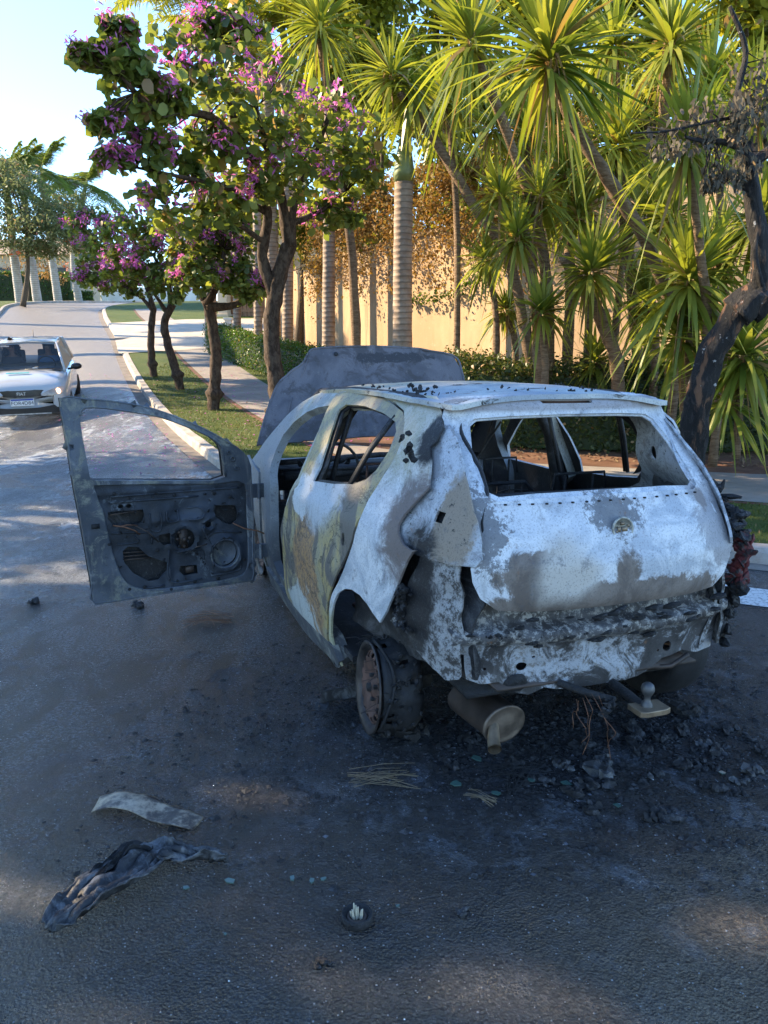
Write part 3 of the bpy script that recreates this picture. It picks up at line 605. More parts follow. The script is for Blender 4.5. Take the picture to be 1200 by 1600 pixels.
for s in (1, -1):
    panel('inner_quarter', [(.45, .35), (.42, .9), (.2, .98), (.05, 1.08), (.03, 1.25), (.1, 1.36), (-.1, 1.40), (-.28, 1.26), (-.44, 1.10), (-.52, .98), (-.54, .7), (-.5, .4)], lambda x, z, s=s: (x, s*(Sy(x, z)-.10-.03*math.sin(z*18)), z), MLP if s == -1 else MIN, car, [circ(-.12, 1.17, .03), circ(-.2, 1.22, .012, 8), circ(.0, 1.3, .014, 8)], .04, .01, 0, 0, crumple=.01)
    b = MB(); b.lathe([(.0, .10), (.05, .10), (.10, .06), (.13, -.02), (.16, -.3)], Matrix.Translation((.02, s*.52, .88)), 20); b.lathe([(.03, .012), (.075, .015), (.085, 0), (.07, -.01), (.03, -.004)], Matrix.Translation((-.10, s*.60, 1.06)) @ Matrix.Rotation(R(90-20*s), 4, 'X'), 20); b.build('strut_tower', MIN, car)
    b = MB(); b.tube([(1.06, s*.74, .3), (1.05, s*.76, .85), (1.02, s*.66, 1.15), (.98, s*.50, 1.39)], [.05, .05, .035, .035], 8); b.tube([(.93, s*.72, .8), (.92, s*.64, 1.1), (.90, s*.55, 1.38)], .014, 6); b.build('centre_pillar', MIN, car)
    b = MB(); b.tube([(2.45, s*.70, .90), (2.15, s*.66, 1.08), (1.8, s*.60, 1.27), (1.58, s*.55, 1.38)], .03, 8); b.tube([(1.58, s*.55, 1.38), (1.0, s*.53, 1.41), (.2, s*.50, 1.41), (-.15, s*.46, 1.38)], .025, 8); b.build('roof_rail', MIN, car)
b = MB(); b.box((-.46, 0, 1.00), (.05, 1.0, .06)); b.box((.12, 0, .83), (.05, 1.05, .05)); b.tube([(1.6, -.5, 1.39), (1.62, 0, 1.41), (1.6, .5, 1.39)], .02, 6); b.tube([(-.35, -.42, 1.05), (-.36, .42, 1.06)], .02, 6)
for i in range(40): y = rnd.uniform(-.45, .45); b.tube([(.1+rnd.uniform(-.3, .2), y, .86), (.1+rnd.uniform(-.3, .2), y+rnd.uniform(-.06, .06), .88+rnd.uniform(0, .04))], rnd.uniform(.008, .02), 5, wob=.8)
b.tube([(.35, .25, .86), (.3, .18, 1.08), (.2, .08, 1.30)], .005, 5); b.tube([(.35, .22, .86), (.35, .1, 1.15), (.22, .1, 1.33)], .004, 5)
b.build('cross_member', MIN, car)
b = MB(); M_ = Matrix
b.box((.0, 0, .30), (.12, 1.25, .10)); b.box((-.25, .1, .34), (.5, .9, .02)); b.tube([(.3, .5, .22), (0, .52, .2)], .04, 8); b.tube([(.3, -.5, .22), (0, -.52, .26)], .04, 8); b.box((.3, 0, .34), (.5, 1.3, .02)); b.build('rear_axle', M_black, car)
crust('interior_char', [(.6, .45, .62), (.5, 0, .55), (.6, -.45, .62)], .045, car, n=16); crust('interior_char', [(1.4, .5, .62), (1.5, .2, .45), (1.4, -.5, .62)], .04, car, n=16); crust('interior_char', [(2.1, .6, .9), (2.15, 0, .88), (2.1, -.6, .9)], .03, car, n=14); crust('interior_char', [(-.3, .4, .95), (-.3, -.4, .97)], .03, car, n=18)
# front end (mostly behind the open door): wings, nose, engine bay, front wheels
for s in (1, -1):
    arch = [(2.59+.36*math.cos(a), .24+.36*math.sin(a)) for a in np.linspace(0, math.pi, 14)]
    panel('front_wing', [(2.11, .13), (2.12, .84), (2.5, .88), (2.9, .86), (3.2, .76), (3.33, .62), (3.34, .4), (3.3, .25), (2.97, .22)]+arch[1:-1]+[(2.2, .22), (2.18, .13)], side(s, .0), MQ if s < 0 else MRL, car, [], .06, .02, -1, 0, flip=s > 0, crumple=.004)
b = MB(); b.box((2.75, 0, .5), (.7, .8, .35)); b.box((2.7, .35, .55), (.3, .25, .3)); b.tube([(3.28, -.6, .7), (3.36, 0, .72), (3.28, .6, .7)], .03, 8); b.box((3.3, 0, .5), (.05, .9, .3)); b.tube([(3.3, -.55, .38), (3.42, 0, .38), (3.3, .55, .38)], .05, 8); b.tube([(2.5, -.3, .7), (2.8, .1, .74), (3.0, .3, .6)], .03, 8, wob=.5); b.build('engine', MIN, car, False)
b = MB(); b.box((2.42, 0, .86), (.22, 1.4, .03)); b.build('cowl', MRL, car, False, .006)
hood = [(.78, .02), (.70, .24), (.58, .50), (.47, .60), (.37, .67), (.31, .76), (.24, .80), (-.1, .815), (-.5, .81), (-.9, .775), (-.95, .62), (-.93, .42), (-.86, .02)]
ha = R(56); hx = Vector((math.cos(ha), 0, math.sin(ha)))
def hf(y, t):
    p = Vector((2.56, y, .95))+hx*t; p += Vector((-math.sin(ha), 0, math.cos(ha)))*(.05*(1-((y+.1)/.9)**2)+(.02 if abs(y+.08) < .55 else 0)); return p
bo = panel('bonnet', hood, hf, MBN, car, [], .04, .012, 0, 0, crumple=.009)
b = MB(); b.tube([hf(p.x, p.y)+Vector((-.006, 0, 0)) for p in smooth_path([(y, t_, 0) for y, t_ in hood], 4)], .009, 6); b.tube([hf(y, t_)+Vector((-.008, 0, .004)) for y, t_ in ((.60, .06), (.50, .35), (.36, .62), (.30, .76))], .006, 6); b.build('bonnet_rim', MBN, bo)
b = MB()
for y, t_ in ((.42, .30), (-.70, .36), (.1, .74), (-.5, .2)): b.lathe([(.012, 0), (.018, .004), (.01, .008), (0, .006)], Matrix.Translation(hf(y, t_)+Vector((-.01, 0, .006))) @ Matrix.Rotation(R(-60), 4, 'Y'), 10)
b.build('rubber_stop', M_black, bo)

# open front door: own frame s along the door from the hinge, z up
D0 = Vector((2.0, .88, 0)); DU = Vector((-.187, .982, 0)); DN = Vector((-.982, -.187, 0))       # DN points to the rear: the inner side
def DP(s_, z, d=0): return D0+DU*s_+Vector((0, 0, z))+DN*d
d_out = [(1.156, 1.36), (1.007, 1.352), (.859, 1.335), (.706, 1.304), (.581, 1.263), (.442, 1.203), (.332, 1.149), (.219, 1.082), (.127, 1.02), (.075, .965), (.055, .905), (.05, .776), (.045, .609), (.05, .3), (.055, .15), (.135, .147), (.4, .149), (.7, .147), (1.056, .14), (1.062, .27), (1.076, .438), (1.093, .625), (1.117, .841), (1.13, .999), (1.145, 1.186)]
d_win = [(1.061, 1.26), (1.048, 1.295), (1.01, 1.308), (.912, 1.30), (.811, 1.281), (.709, 1.262), (.604, 1.237), (.498, 1.195), (.389, 1.146), (.30, 1.097), (.25, 1.049), (.235, .997), (.222, .85), (.3, .83), (.625, .855), (1.0, .885), (1.03, .9), (1.04, 1.003), (1.055, 1.15)]
d_inn = [(1.015, .86), (.981, .722), (.952, .533), (.929, .408), (.894, .291), (.845, .227), (.772, .193), (.662, .177), (.434, .175), (.256, .177), (.134, .196), (.095, .251), (.085, .372), (.085, .613), (.09, .79), (.15, .82), (.3, .815), (.62, .838)]
H = dict(h1=[(.941, .69), (.743, .688), (.734, .654), (.75, .61), (.80, .60), (.916, .606), (.944, .653)], h2=[(.307, .669), (.165, .662), (.152, .619), (.157, .561), (.194, .535), (.241, .552), (.298, .599)],
 spk=circ(.245, .355, .083, 26, .082), ctr=circ(.497, .478, .066, 20), ctl=[(.652, .52), (.585, .525), (.585, .455), (.63, .455), (.655, .48)], h3=[(.874, .446), (.841, .47), (.778, .457), (.716, .392), (.652, .361), (.603, .343), (.611, .298), (.67, .242), (.725, .238), (.819, .303), (.868, .378)],
 h4=[(.532, .31), (.428, .302), (.425, .249), (.512, .243), (.539, .276)], c=circ(.345, .554, .022, 12), o1=circ(.868, .716, .017, 10, .012), o2=circ(.821, .715, .017, 10, .012))
door = empty('front_door', (0, 0, 0)); door.parent = car
def relief(s_, z):
    d = .012*math.exp(-((z-.605)/.012)**2)*(1 if .14 < s_ < .72 else .2)+.012*math.sin(s_*23+z*9)*math.exp(-((z-.64)/.05)**2)*(1 if .3 < s_ < .7 else 0)
    r = math.hypot(s_-.245, z-.355); d += .02*math.exp(-((r-.105)/.018)**2)
    r = math.hypot(s_-.497, z-.478); d += .012*math.exp(-((r-.085)/.012)**2)
    r = math.hypot(s_-.345, z-.554); d += .018*math.exp(-((r-.035)/.01)**2)
    d *= 1.4; d += .012*math.exp(-((s_-.60)/.012)**2)*(1 if z < .45 else 0)+.012*math.exp(-((z-.80)/.014)**2)+.008*noise.noise(Vector((s_*14, z*14, 3)))
    d -= .010*math.exp(-((s_-z*.7-.45)/.01)**2)*(1 if z < .5 else 0)
    return d
panel('door_skin', d_out, lambda s_, z: DP(s_, z, -.058-.02*math.sin(max(0, min(1, z))*3.1)), MIN, door, [d_win], .05, .01, 0, 0)
fr = panel('door_frame', d_out, lambda s_, z: DP(s_, z, .0), MDF, door, [d_win, d_inn], .03, .055, 0, 0, crumple=.002)
dp = panel('inner_panel', [(s_*1.0, z) for s_, z in d_inn], lambda s_, z: DP(s_, z, .005+relief(s_, z)), MDR, door, list(H.values()), .02, .008, 0, 0, crumple=.003)
b = MB()                                                # pressed step around the panel and frame seams
b.tube([DP(s_, z, .012) for s_, z in smooth_path([(p[0], p[1], 0) for p in d_inn], 3, True) for _ in [0] for s_, z in [(s_, z)]] if False else [DP(p.x, p.y, .018) for p in smooth_path([(q[0], q[1], 0) for q in d_inn], 3, True)], .009, 6)
b.tube([DP(p.x, p.y, .024) for p in smooth_path([(q[0], q[1], 0) for q in d_win[:13]], 3)], .008, 6)
b.build('door_seam', MDF, fr)
b = MB(); b.tube([DP(p.x, p.y, .024) for p in smooth_path([(q[0]*.985+.012, q[1]*.985+.018, 0) for q in d_out], 3, True)], .006, 6); b.build('door_flange', MDF, fr)
b = MB(); b.lathe([(.086, .012), (.09, .02), (.098, .02), (.10, .0)], Matrix.Translation(DP(.245, .355, .012)) @ DN.to_track_quat('Z', 'Y').to_matrix().to_4x4(), 30); b.lathe([(.0, -.03), (.06, -.035), (.082, -.01)], Matrix.Translation(DP(.245, .355, 0)) @ DN.to_track_quat('Z', 'Y').to_matrix().to_4x4(), 24); b.build('speaker_ring', MDF, dp)
b = MB(); rr = Matrix((DU, Vector((0, 0, 1)), DN)).transposed()
b.box(DP(.50, .48, -.01), (.05, .13, .02), rr); b.lathe([(.012, 0), (.014, .02), (.006, .025), (0, .025)], Matrix.Translation(DP(.50, .475, .0)) @ DN.to_track_quat('Z', 'Y').to_matrix().to_4x4(), 14)
for ds, dz_ in ((.03, .04), (-.035, .0), (.0, -.05), (.04, .0)): b.lathe([(.009, 0), (.009, .012), (0, .012)], Matrix.Translation(DP(.50+ds, .48+dz_, .0)) @ DN.to_track_quat('Z', 'Y').to_matrix().to_4x4(), 10)
for k in range(3): b.tube([DP(.87, .43-k*.022, -.01), DP(.70, .42-k*.02, -.01)], .005, 5)
b.tube([DP(.93, .67, .0), DP(.77, .68, 0)], .005, 5); b.tube([DP(.80, .60, .02), DP(.72, .55, .03), DP(.66, .48, .025)], .004, 5); b.tube([DP(.44, .42, .03), DP(.36, .435, .03)], .004, 5); b.box(DP(.47, .275, -.01), (.05, .04, .02), rr)
b.build('window_regulator', M_steel, dp)
b = MB(); b.tube([DP(.92, .61, .02), DP(.86, .60, .05), DP(.80, .57, .04), DP(.77, .54, .03)], .005, 5); b.tube([DP(.19, .55, .03), DP(.12, .51, .05), DP(.04, .49, .06), DP(.0, .47, .08)], .005, 5); b.tube([DP(.9, .60, .02), DP(.84, .61, .045), DP(.78, .60, .04)], .003, 5); b.build('wire', M_wire, dp)
b = MB()
for L_ in ([(.70, .66), (.70, .56), (.64, .55), (.64, .66)], [(.60, .665), (.60, .60), (.53, .60), (.53, .665)], [(.47, .67), (.40, .67), (.37, .63), (.40, .60), (.47, .60)], [(.38, .53), (.33, .40), (.33, .28)], [(.55, .40), (.40, .40), (.38, .33)], [(.60, .42), (.60, .22), (.40, .21)], [(.93, .56), (.72, .54), (.70, .47)],
           [(.92, .78), (.30, .775), (.14, .77)], [(.93, .745), (.40, .74)], [(.80, .53), (.78, .49), (.90, .49)], [(.13, .48), (.30, .50), (.36, .46)], [(.88, .24), (.80, .20), (.64, .20)], [(.34, .22), (.16, .23), (.14, .27)]):
    b.tube([DP(p.x, p.y, .012+relief(p.x, p.y)) for p in smooth_path([(a, c, 0) for a, c in L_], 4)], .0065, 6)
b.build('pressed_bead', MDR, dp)
b = MB()
for k in range(60):
    s_ = rnd.uniform(.12, .95); z = rnd.uniform(.2, .8); b.tube([DP(s_, z, .012+relief(s_, z)), DP(s_+rnd.gauss(0, .012), z+rnd.gauss(0, .012), .02+relief(s_, z))], [rnd.uniform(.003, .008), .003], 5, wob=1)
b.build('soot_crumbs', M_black, dp)['kind'] = 'stuff'
b = MB(); b.box(DP(1.02, .617, .03), (.045, .028, .012), rr); b.build('latch', M_black, fr)
for z in (.34, .74): b = MB(); b.box(DP(.0, z, .0), (.10, .09, .03), rr); b.lathe([(.014, -.05), (.014, .05)], Matrix.Translation(DP(.005, z, .02)), 10, True); b.build('hinge', MDF, door, False, .004)
b = MB()
for s_, z, r_ in ((.177, .96, .016), (.153, .90, .014), (.20, 1.0, .012)): b.lathe([(r_, .0), (r_*1.2, .008), (r_*.8, .012), (r_*.6, .006)], Matrix.Translation(DP(s_, z, .028)) @ DN.to_track_quat('Z', 'Y').to_matrix().to_4x4(), 16)
b.build('mirror_mount', MDF, fr)
b = MB()
for s_, z in [(.3, .75), (.12, .3), (.6, .17), (.85, .21), (.95, .5), (.6, .62), (.45, .2), (.3, .2), (.76, .21), (.55, .76), (.9, .8), (.2, .72), (.67, .43)]: b.lathe([(.008, 0), (.012, .006), (.007, .01), (.0, .008)], Matrix.Translation(DP(s_, z, .02)) @ DN.to_track_quat('Z', 'Y').to_matrix().to_4x4(), 10)
b.build('bolt', M_black, dp)

# wheels
def wheel_bits(cx, cy, cz, s, tyre, camber=0, toe=0):
    w = empty('wheel', (cx, cy, cz)); w.parent = car
    w.rotation_euler = (R(camber), 0, R(toe))
    A = Matrix.Rotation(R(-90*s), 4, 'X')                # local z of the lathe -> outward
    b = MB(); b.lathe([(.186, -.16), (.196, -.165), (.198, -.155), (.184, -.14), (.170, -.12), (.160, -.05), (.168, -.012), (.182, -.002), (.197, .0), (.199, .006), (.192, .010), (.180, .004), (.166, -.004), (.158, -.016)], A, 48); rim = b.build('rim', M_rust if False else simple('burnt_rim', (.05, .042, .04), .5, .5, .5, 12, .4), w)
    # disc with ventilation slots
    def df(a, c):
        r = math.hypot(a, c); h = float(np.interp(r, [0, .03, .045, .06, .10, .135, .158], [-.005, -.008, -.022, -.03, -.012, -.004, -.02])); return A @ Vector((a, c, h))
    hs = [[(.137*math.cos(t0)+.013*math.cos(k)*math.cos(t0)-.017*math.sin(k)*math.sin(t0), .137*math.sin(t0)+.013*math.cos(k)*math.sin(t0)+.017*math.sin(k)*math.cos(t0)) for k in np.linspace(0, 6.283, 11)[:-1]] for t0 in np.linspace(0, 6.283, 17)[:-1]]
    hs.append(circ(0, 0, .022, 14))
    panel('wheel_disc', circ(0, 0, .160, 48), df, M_rust, rim, hs, .016, .004, 0, 0)
    b = MB(); b.lathe([(.0, .01), (.018, .008), (.022, -.02), (.03, -.04)], A, 16)
    for k in range(4): t0 = k*math.pi/2+.4; b.lathe([(.009, -.03), (.010, -.008), (.006, -.004), (0, -.004)], A @ Matrix.Translation((.05*math.cos(t0), .05*math.sin(t0), 0)), 8)
    b.build('hub', M_black, rim)
    b = MB(); b.lathe([(.0, -.10), (.11, -.10), (.115, -.13), (.0, -.14)], A, 24); b.build('brake_drum', M_black, w)
    b = MB()
    if tyre: b.lathe([(.19, -.17), (.26, -.19), (.283, -.17), (.29, -.12), (.29, -.05), (.283, -.005), (.26, .015), (.20, .0)], A, 48); b.build('tyre', M_tyre, w)
    else:
        v = []; f = []; n = 60; prof = [(.186, -.012), (.190, -.03), (.187, -.06), (.196, -.085), (.206, -.12), (.204, -.155), (.192, -.175), (.185, -.16)]
        for r_, h in prof:
            for k in range(n):
                t0 = 2*math.pi*k/n; nz = noise.noise(Vector((math.cos(t0)*4, math.sin(t0)*4, h*20))); rr_ = r_+.012*nz
                if h < -.04: rr_ += .02*max(0, noise.noise(Vector((math.cos(t0)*5, math.sin(t0)*5, 7))))
                v.append(A @ Vector((rr_*math.cos(t0), rr_*math.sin(t0), h+.008*nz)))
        for i in range(len(prof)-1):
            for k in range(n): f.append((i*n+k, i*n+(k+1) % n, (i+1)*n+(k+1) % n, (i+1)*n+k))
        b.add(v, f)
        b.f = [q for q in b.f if noise.noise(b.v[q[0]]*16+Vector((3, 1, 5))) < .30 or rnd.random() < .3]
        o = b.build('burnt_tyre', M_tyre, w); sm_ = o.modifiers.new('s', 'SOLIDIFY'); sm_.thickness = .006
        b = MB()
        for k in range(150):
            t0 = rnd.uniform(0, 6.28); h = rnd.uniform(-.17, -.02); r0 = .2+rnd.uniform(-.006, .01); p = A @ Vector((r0*math.cos(t0), r0*math.sin(t0), h)); q = A @ Vector(((r0+.012)*math.cos(t0+.06), (r0+.012)*math.sin(t0+.06), h+rnd.uniform(-.02, .02))); b.tube([p, p.lerp(q, .5), q], [.004, rnd.uniform(.006, .014), .003], 5, wob=1)
        b.build('rubber_crumbs', M_crust, o, False)['kind'] = 'stuff'
        b = MB(); b.tube([A @ Vector((.203*math.cos(a), .203*math.sin(a), -.035+.02*math.sin(a*3))) for a in np.linspace(2.6, 5.6, 24)], .007, 6, wob=.6); b.build('bead_strip', M_tyre, o)
        b = MB()                                         # steel cords frayed out of the carcass
        for k in range(90):
            t0 = rnd.uniform(2.2, 5.4); r0 = .195; p = A @ Vector((r0*math.cos(t0), r0*math.sin(t0), rnd.uniform(-.15, 0)))
            q = p+Vector((rnd.uniform(-.02, .12), s*rnd.uniform(-.02, .10), rnd.uniform(-.05, .02))); q.z = max(q.z, -cz+.004)
            b.tube([p, p.lerp(q, .5)+Vector((0, 0, .012)), q], .0012, 3, False)
        b.build('steel_cords', M_black, o)
wheel_bits(0, .775, .203, 1, False, 4, -3)
wheel_bits(0, -.75, .285, -1, True, 0, 2)
wheel_bits(2.59, .78, .205, 1, False); wheel_bits(2.59, -.77, .205, -1, False)
# exhaust silencer
b = MB(); Ax = Vector((-.93, -.16, -.06)).normalized(); c0 = Vector((-.24, .44, .225)); q = Ax.to_track_quat('Z', 'Y').to_matrix().to_4x4(); MM = Matrix.Translation(c0) @ q @ Matrix.Scale(1.18, 4, Vector((1, 0, 0))) @ Matrix.Scale(.92, 4, Vector((0, 1, 0)))
b.lathe([(.0, 0), (.06, 0), (.076, .012), (.078, .02), (.078, .26), (.082, .262), (.082, .272), (.074, .272), (.070, .266), (.05, .276), (.0, .280)], MM, 32); si = b.build('silencer', M_steel, car)
b = MB(); b.lathe([(.080, .262), (.083, .268), (.083, .274), (.076, .276), (.070, .272), (.04, .278), (.0, .280)], MM, 32); b.build('end_cap', simple('silencer_end', (.13, .10, .075), .5, .5, .4, 12, .4), si)
b = MB(); b.tube([(-.50, .44, .215), (-.54, .455, .195), (-.57, .47, .175), (-.60, .48, .165)], [.022, .022, .024, .026], 14, False); b.tube([(-.505, .44, .212), (-.54, .455, .194), (-.598, .479, .166)], .02, 14, False); b.build('tail_pipe', M_brass, si)
b = MB(); b.tube([(-.24, .44, .23), (0, .42, .26), (.5, .2, .24), (1.5, .1, .2)], .022, 10); b.build('exhaust_pipe', M_steel, car)
# tow bar
b = MB(); b.box((-.42, 0, .37), (.06, .9, .05)); b.tube([(-.56, .20, .372), (-.64, .12, .352), (-.70, .04, .335)], .016, 8); b.tube([(-.42, -.05, .34), (-.66, -.05, .325), (-.74, -.05, .315)], .02, 10); tb = b.build('tow_bar', M_black, car, False, .005)
b = MB(); b.add([(-.80, -.13, .305), (-.72, -.13, .305), (-.72, .0, .305), (-.80, .0, .305), (-.81, -.105, .305), (-.81, -.025, .305), (-.80, -.13, .327), (-.72, -.13, .327), (-.72, .0, .327), (-.80, .0, .327), (-.81, -.105, .327), (-.81, -.025, .327)],
 [(0, 1, 2, 3, 5, 4), (6, 10, 11, 9, 8, 7), (0, 6, 7, 1), (1, 7, 8, 2), (2, 8, 9, 3), (3, 9, 11, 5), (5, 11, 10, 4), (4, 10, 6, 0)]); b.build('tow_plate', M_brass, tb, False, .003)
b = MB(); b.lathe([(.022, .0), (.02, .012), (.012, .022), (.011, .038), (.018, .046), (.024, .058), (.025, .068), (.021, .082), (.012, .090), (.0, .092)], Matrix.Translation((-.76, -.055, .327)), 24); b.build('tow_ball', simple('scorched_ball', (.09, .09, .09), .5, .6), tb)
crust('trailer_socket', [(-.70, .04, .335), (-.72, .09, .34), (-.73, .10, .30)], .014, tb, n=10)
b = MB()
for y0, y1, zz in ((.20, .17, .21), (.17, .145, .13), (.15, .16, .19), (.12, .04, .09), (.105, .05, .14), (.2, .21, .25)):
    P = [(-.66-rnd.uniform(0, .05), y0, .36)]
    for k in range(1, 6): P.append((-.68-rnd.uniform(0, .06), y0+(y1-y0)*k/5+rnd.uniform(-.02, .02), .36+(zz-.36)*k/5))
    b.tube(smooth_path(P, 3), .0014, 4)
b.build('hanging_wire', M_wire, tb)
b = MB(); b.tube([(-.52, -.2, .36), (-.56, -.32, .37), (-.56, -.40, .41)], .01, 6); b.box((-.4, 0, .37), (.3, .9, .01)); b.build('exhaust_hanger', M_steel, car)
# ------------------------------------------------------------------ plants
def barkmat(name, a, b, sc=(8, 8, 3), bump=.8):
    t = NT(name); n = t.noise(6, 6, .7, .6, t.vec(sc)); c = t.mix(t.sm(n, .35, .65), a, b)
    return t.done(c, .85, 0, t.bump(n, bump, .03), .2)
B_bau = barkmat('bauhinia_bark', (.035, .022, .015), (.10, .07, .05), (3, 3, 1.5)); B_yuc = barkmat('yucca_bark', (.12, .075, .045), (.26, .18, .115), (1.5, 1.5, 8)); B_wood = barkmat('bark', (.06, .045, .03), (.13, .1, .07))
def palmbark(name, a, b):
    t = NT(name); w = t.n('ShaderNodeTexWave', wave_type='BANDS', bands_direction='Z'); t.lk(t.co, w.inputs[0]); w.inputs['Scale'].default_value = 2.6; w.inputs['Distortion'].default_value = 1.2; w.inputs['Detail'].default_value = 3
    n = t.noise(3, 6, .7); c = t.mix(t.sm(n, .35, .65), a, b); c = t.mix(t.ma('MULTIPLY', t.sm(w.outputs[0], .8, .98), .55), c, tuple(x*.35 for x in a)); return t.done(c, .8, 0, t.bump(w.outputs[0], .5, .02), .2)
B_palm = palmbark('palm_bark', (.25, .18, .13), (.36, .28, .21)); B_palmw = palmbark('pale_palm_bark', (.36, .32, .28), (.5, .46, .42))
tb_ = NT('charred_bark'); n_ = tb_.noise(5, 7, .7, .5, tb_.vec((4, 4, 1.6))); c_ = tb_.mix(tb_.sm(n_, .52, .66), (.010, .009, .009), (.04, .034, .03)); c_ = tb_.mix(tb_.sm(tb_.noise(3, 5, .6, 0, tb_.vec((3, 3, .8), (5, 2, 0))), .56, .64), c_, (.15, .075, .04)); c_ = tb_.mix(tb_.sm(tb_.noise(14, 5, .6), .66, .7), c_, (.4, .38, .36))
B_char = tb_.done(c_, .75, 0, tb_.bump(n_, 1, .04), .35)
L_bau = leafmat('bauhinia_leaf', [(.045, .09, .04), (.08, .14, .05), (.13, .20, .05), (.20, .26, .055), (.30, .32, .07)], .5, .42, (1.5, 1.4, .6))
L_petal = leafmat('bauhinia_petal', [(.5, .06, .34), (.68, .16, .5), (.78, .32, .66)], .45, .6, (1.2, .9, 1.1))
L_yuc = leafmat('yucca_leaf', [(.10, .16, .025), (.19, .25, .035), (.31, .34, .055), (.44, .42, .10)], .48, .35, (1.2, 1.2, .5))
L_dry = leafmat('dry_leaf', [(.22, .12, .05), (.34, .22, .09), (.42, .30, .13)], .35, .7, (1.2, 1, .7))
L_vine = leafmat('dry_vine_leaf', [(.2, .10, .04), (.34, .19, .07), (.45, .28, .10), (.22, .2, .05)], .35, .7, (1.2, 1, .6))
L_palm = leafmat('palm_leaf', [(.16, .21, .03), (.28, .31, .05), (.42, .40, .07)], .5, .4, (1.25, 1.2, .4))
L_palmd = leafmat('far_palm_leaf', [(.12, .19, .06), (.2, .27, .08), (.3, .36, .11)], .5, .4, (1.2, 1.2, .6))
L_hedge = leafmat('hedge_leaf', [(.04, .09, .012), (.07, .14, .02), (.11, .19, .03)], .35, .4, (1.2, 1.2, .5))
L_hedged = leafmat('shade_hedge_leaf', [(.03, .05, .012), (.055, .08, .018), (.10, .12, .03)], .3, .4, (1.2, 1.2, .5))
L_tree = leafmat('broad_leaf', [(.12, .16, .02), (.24, .27, .035), (.40, .40, .06)], .45, .45, (1.3, 1.2, .5))
L_wither = leafmat('withered_leaf', [(.06, .055, .04), (.11, .10, .075), (.17, .14, .10)], .25, .8)
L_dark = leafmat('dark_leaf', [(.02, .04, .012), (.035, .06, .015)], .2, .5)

def limb(b, pts, r0, r1, n=8, wob=.25, k=4):
    P = smooth_path(pts, k); m = len(P); b.tube(P, [r0+(r1-r0)*(i/(m-1))**.8 for i in range(m)], n, wob=wob); return P
def blob_pts(blobs, per, cl=.16, nc=26):
    out = []
    for c, r in blobs:
        for _ in range(nc):
            d = RN.normal(0, 1, 3); d /= np.linalg.norm(d); rr = RN.uniform(.45, 1.05); cc = np.array(c)+d*np.array(r)*rr
            k = max(3, int(per/nc*RN.uniform(.4, 1.6))); s = cl*np.mean(r)
            out.append(cc+RN.normal(0, 1, (k, 3))*s*[1, 1, .75])
    return np.concatenate(out)
def pxblob(u, v, y, ru, rv, dy=None):
    c = at(u, v, y); k = y/FPX; return (tuple(c), (ru*k, (dy if dy else (ru+rv)/2*k*.8), rv*k))
def flowers(name, C, parent, size=.05, per=13):
    C = np.asarray(C); B = np.repeat(C, per, 0)+RN.normal(0, size*.7, (len(C)*per, 3)); D = RN.normal(0, 1, B.shape)
    V, q, t = blades(B, D, size*RN.uniform(.8, 1.5, len(B)), size*.5, .2, 3, [.3, 1, .8, 0], RN.normal(0, 1, B.shape)*.999+D*.0)
    return npmesh(name, V, q, t, L_petal, parent)
def twigs(b, tips, starts, r=.012, n=5):
    for p in tips:
        s_ = min(starts, key=lambda q: (q-Vector(p)).length); p = Vector(p)
        m = s_.lerp(p, .5)+Vector([rnd.gauss(0, .08) for _ in range(3)])*(p-s_).length; b.tube([s_, m, p], [r, r*.7, r*.35], n)
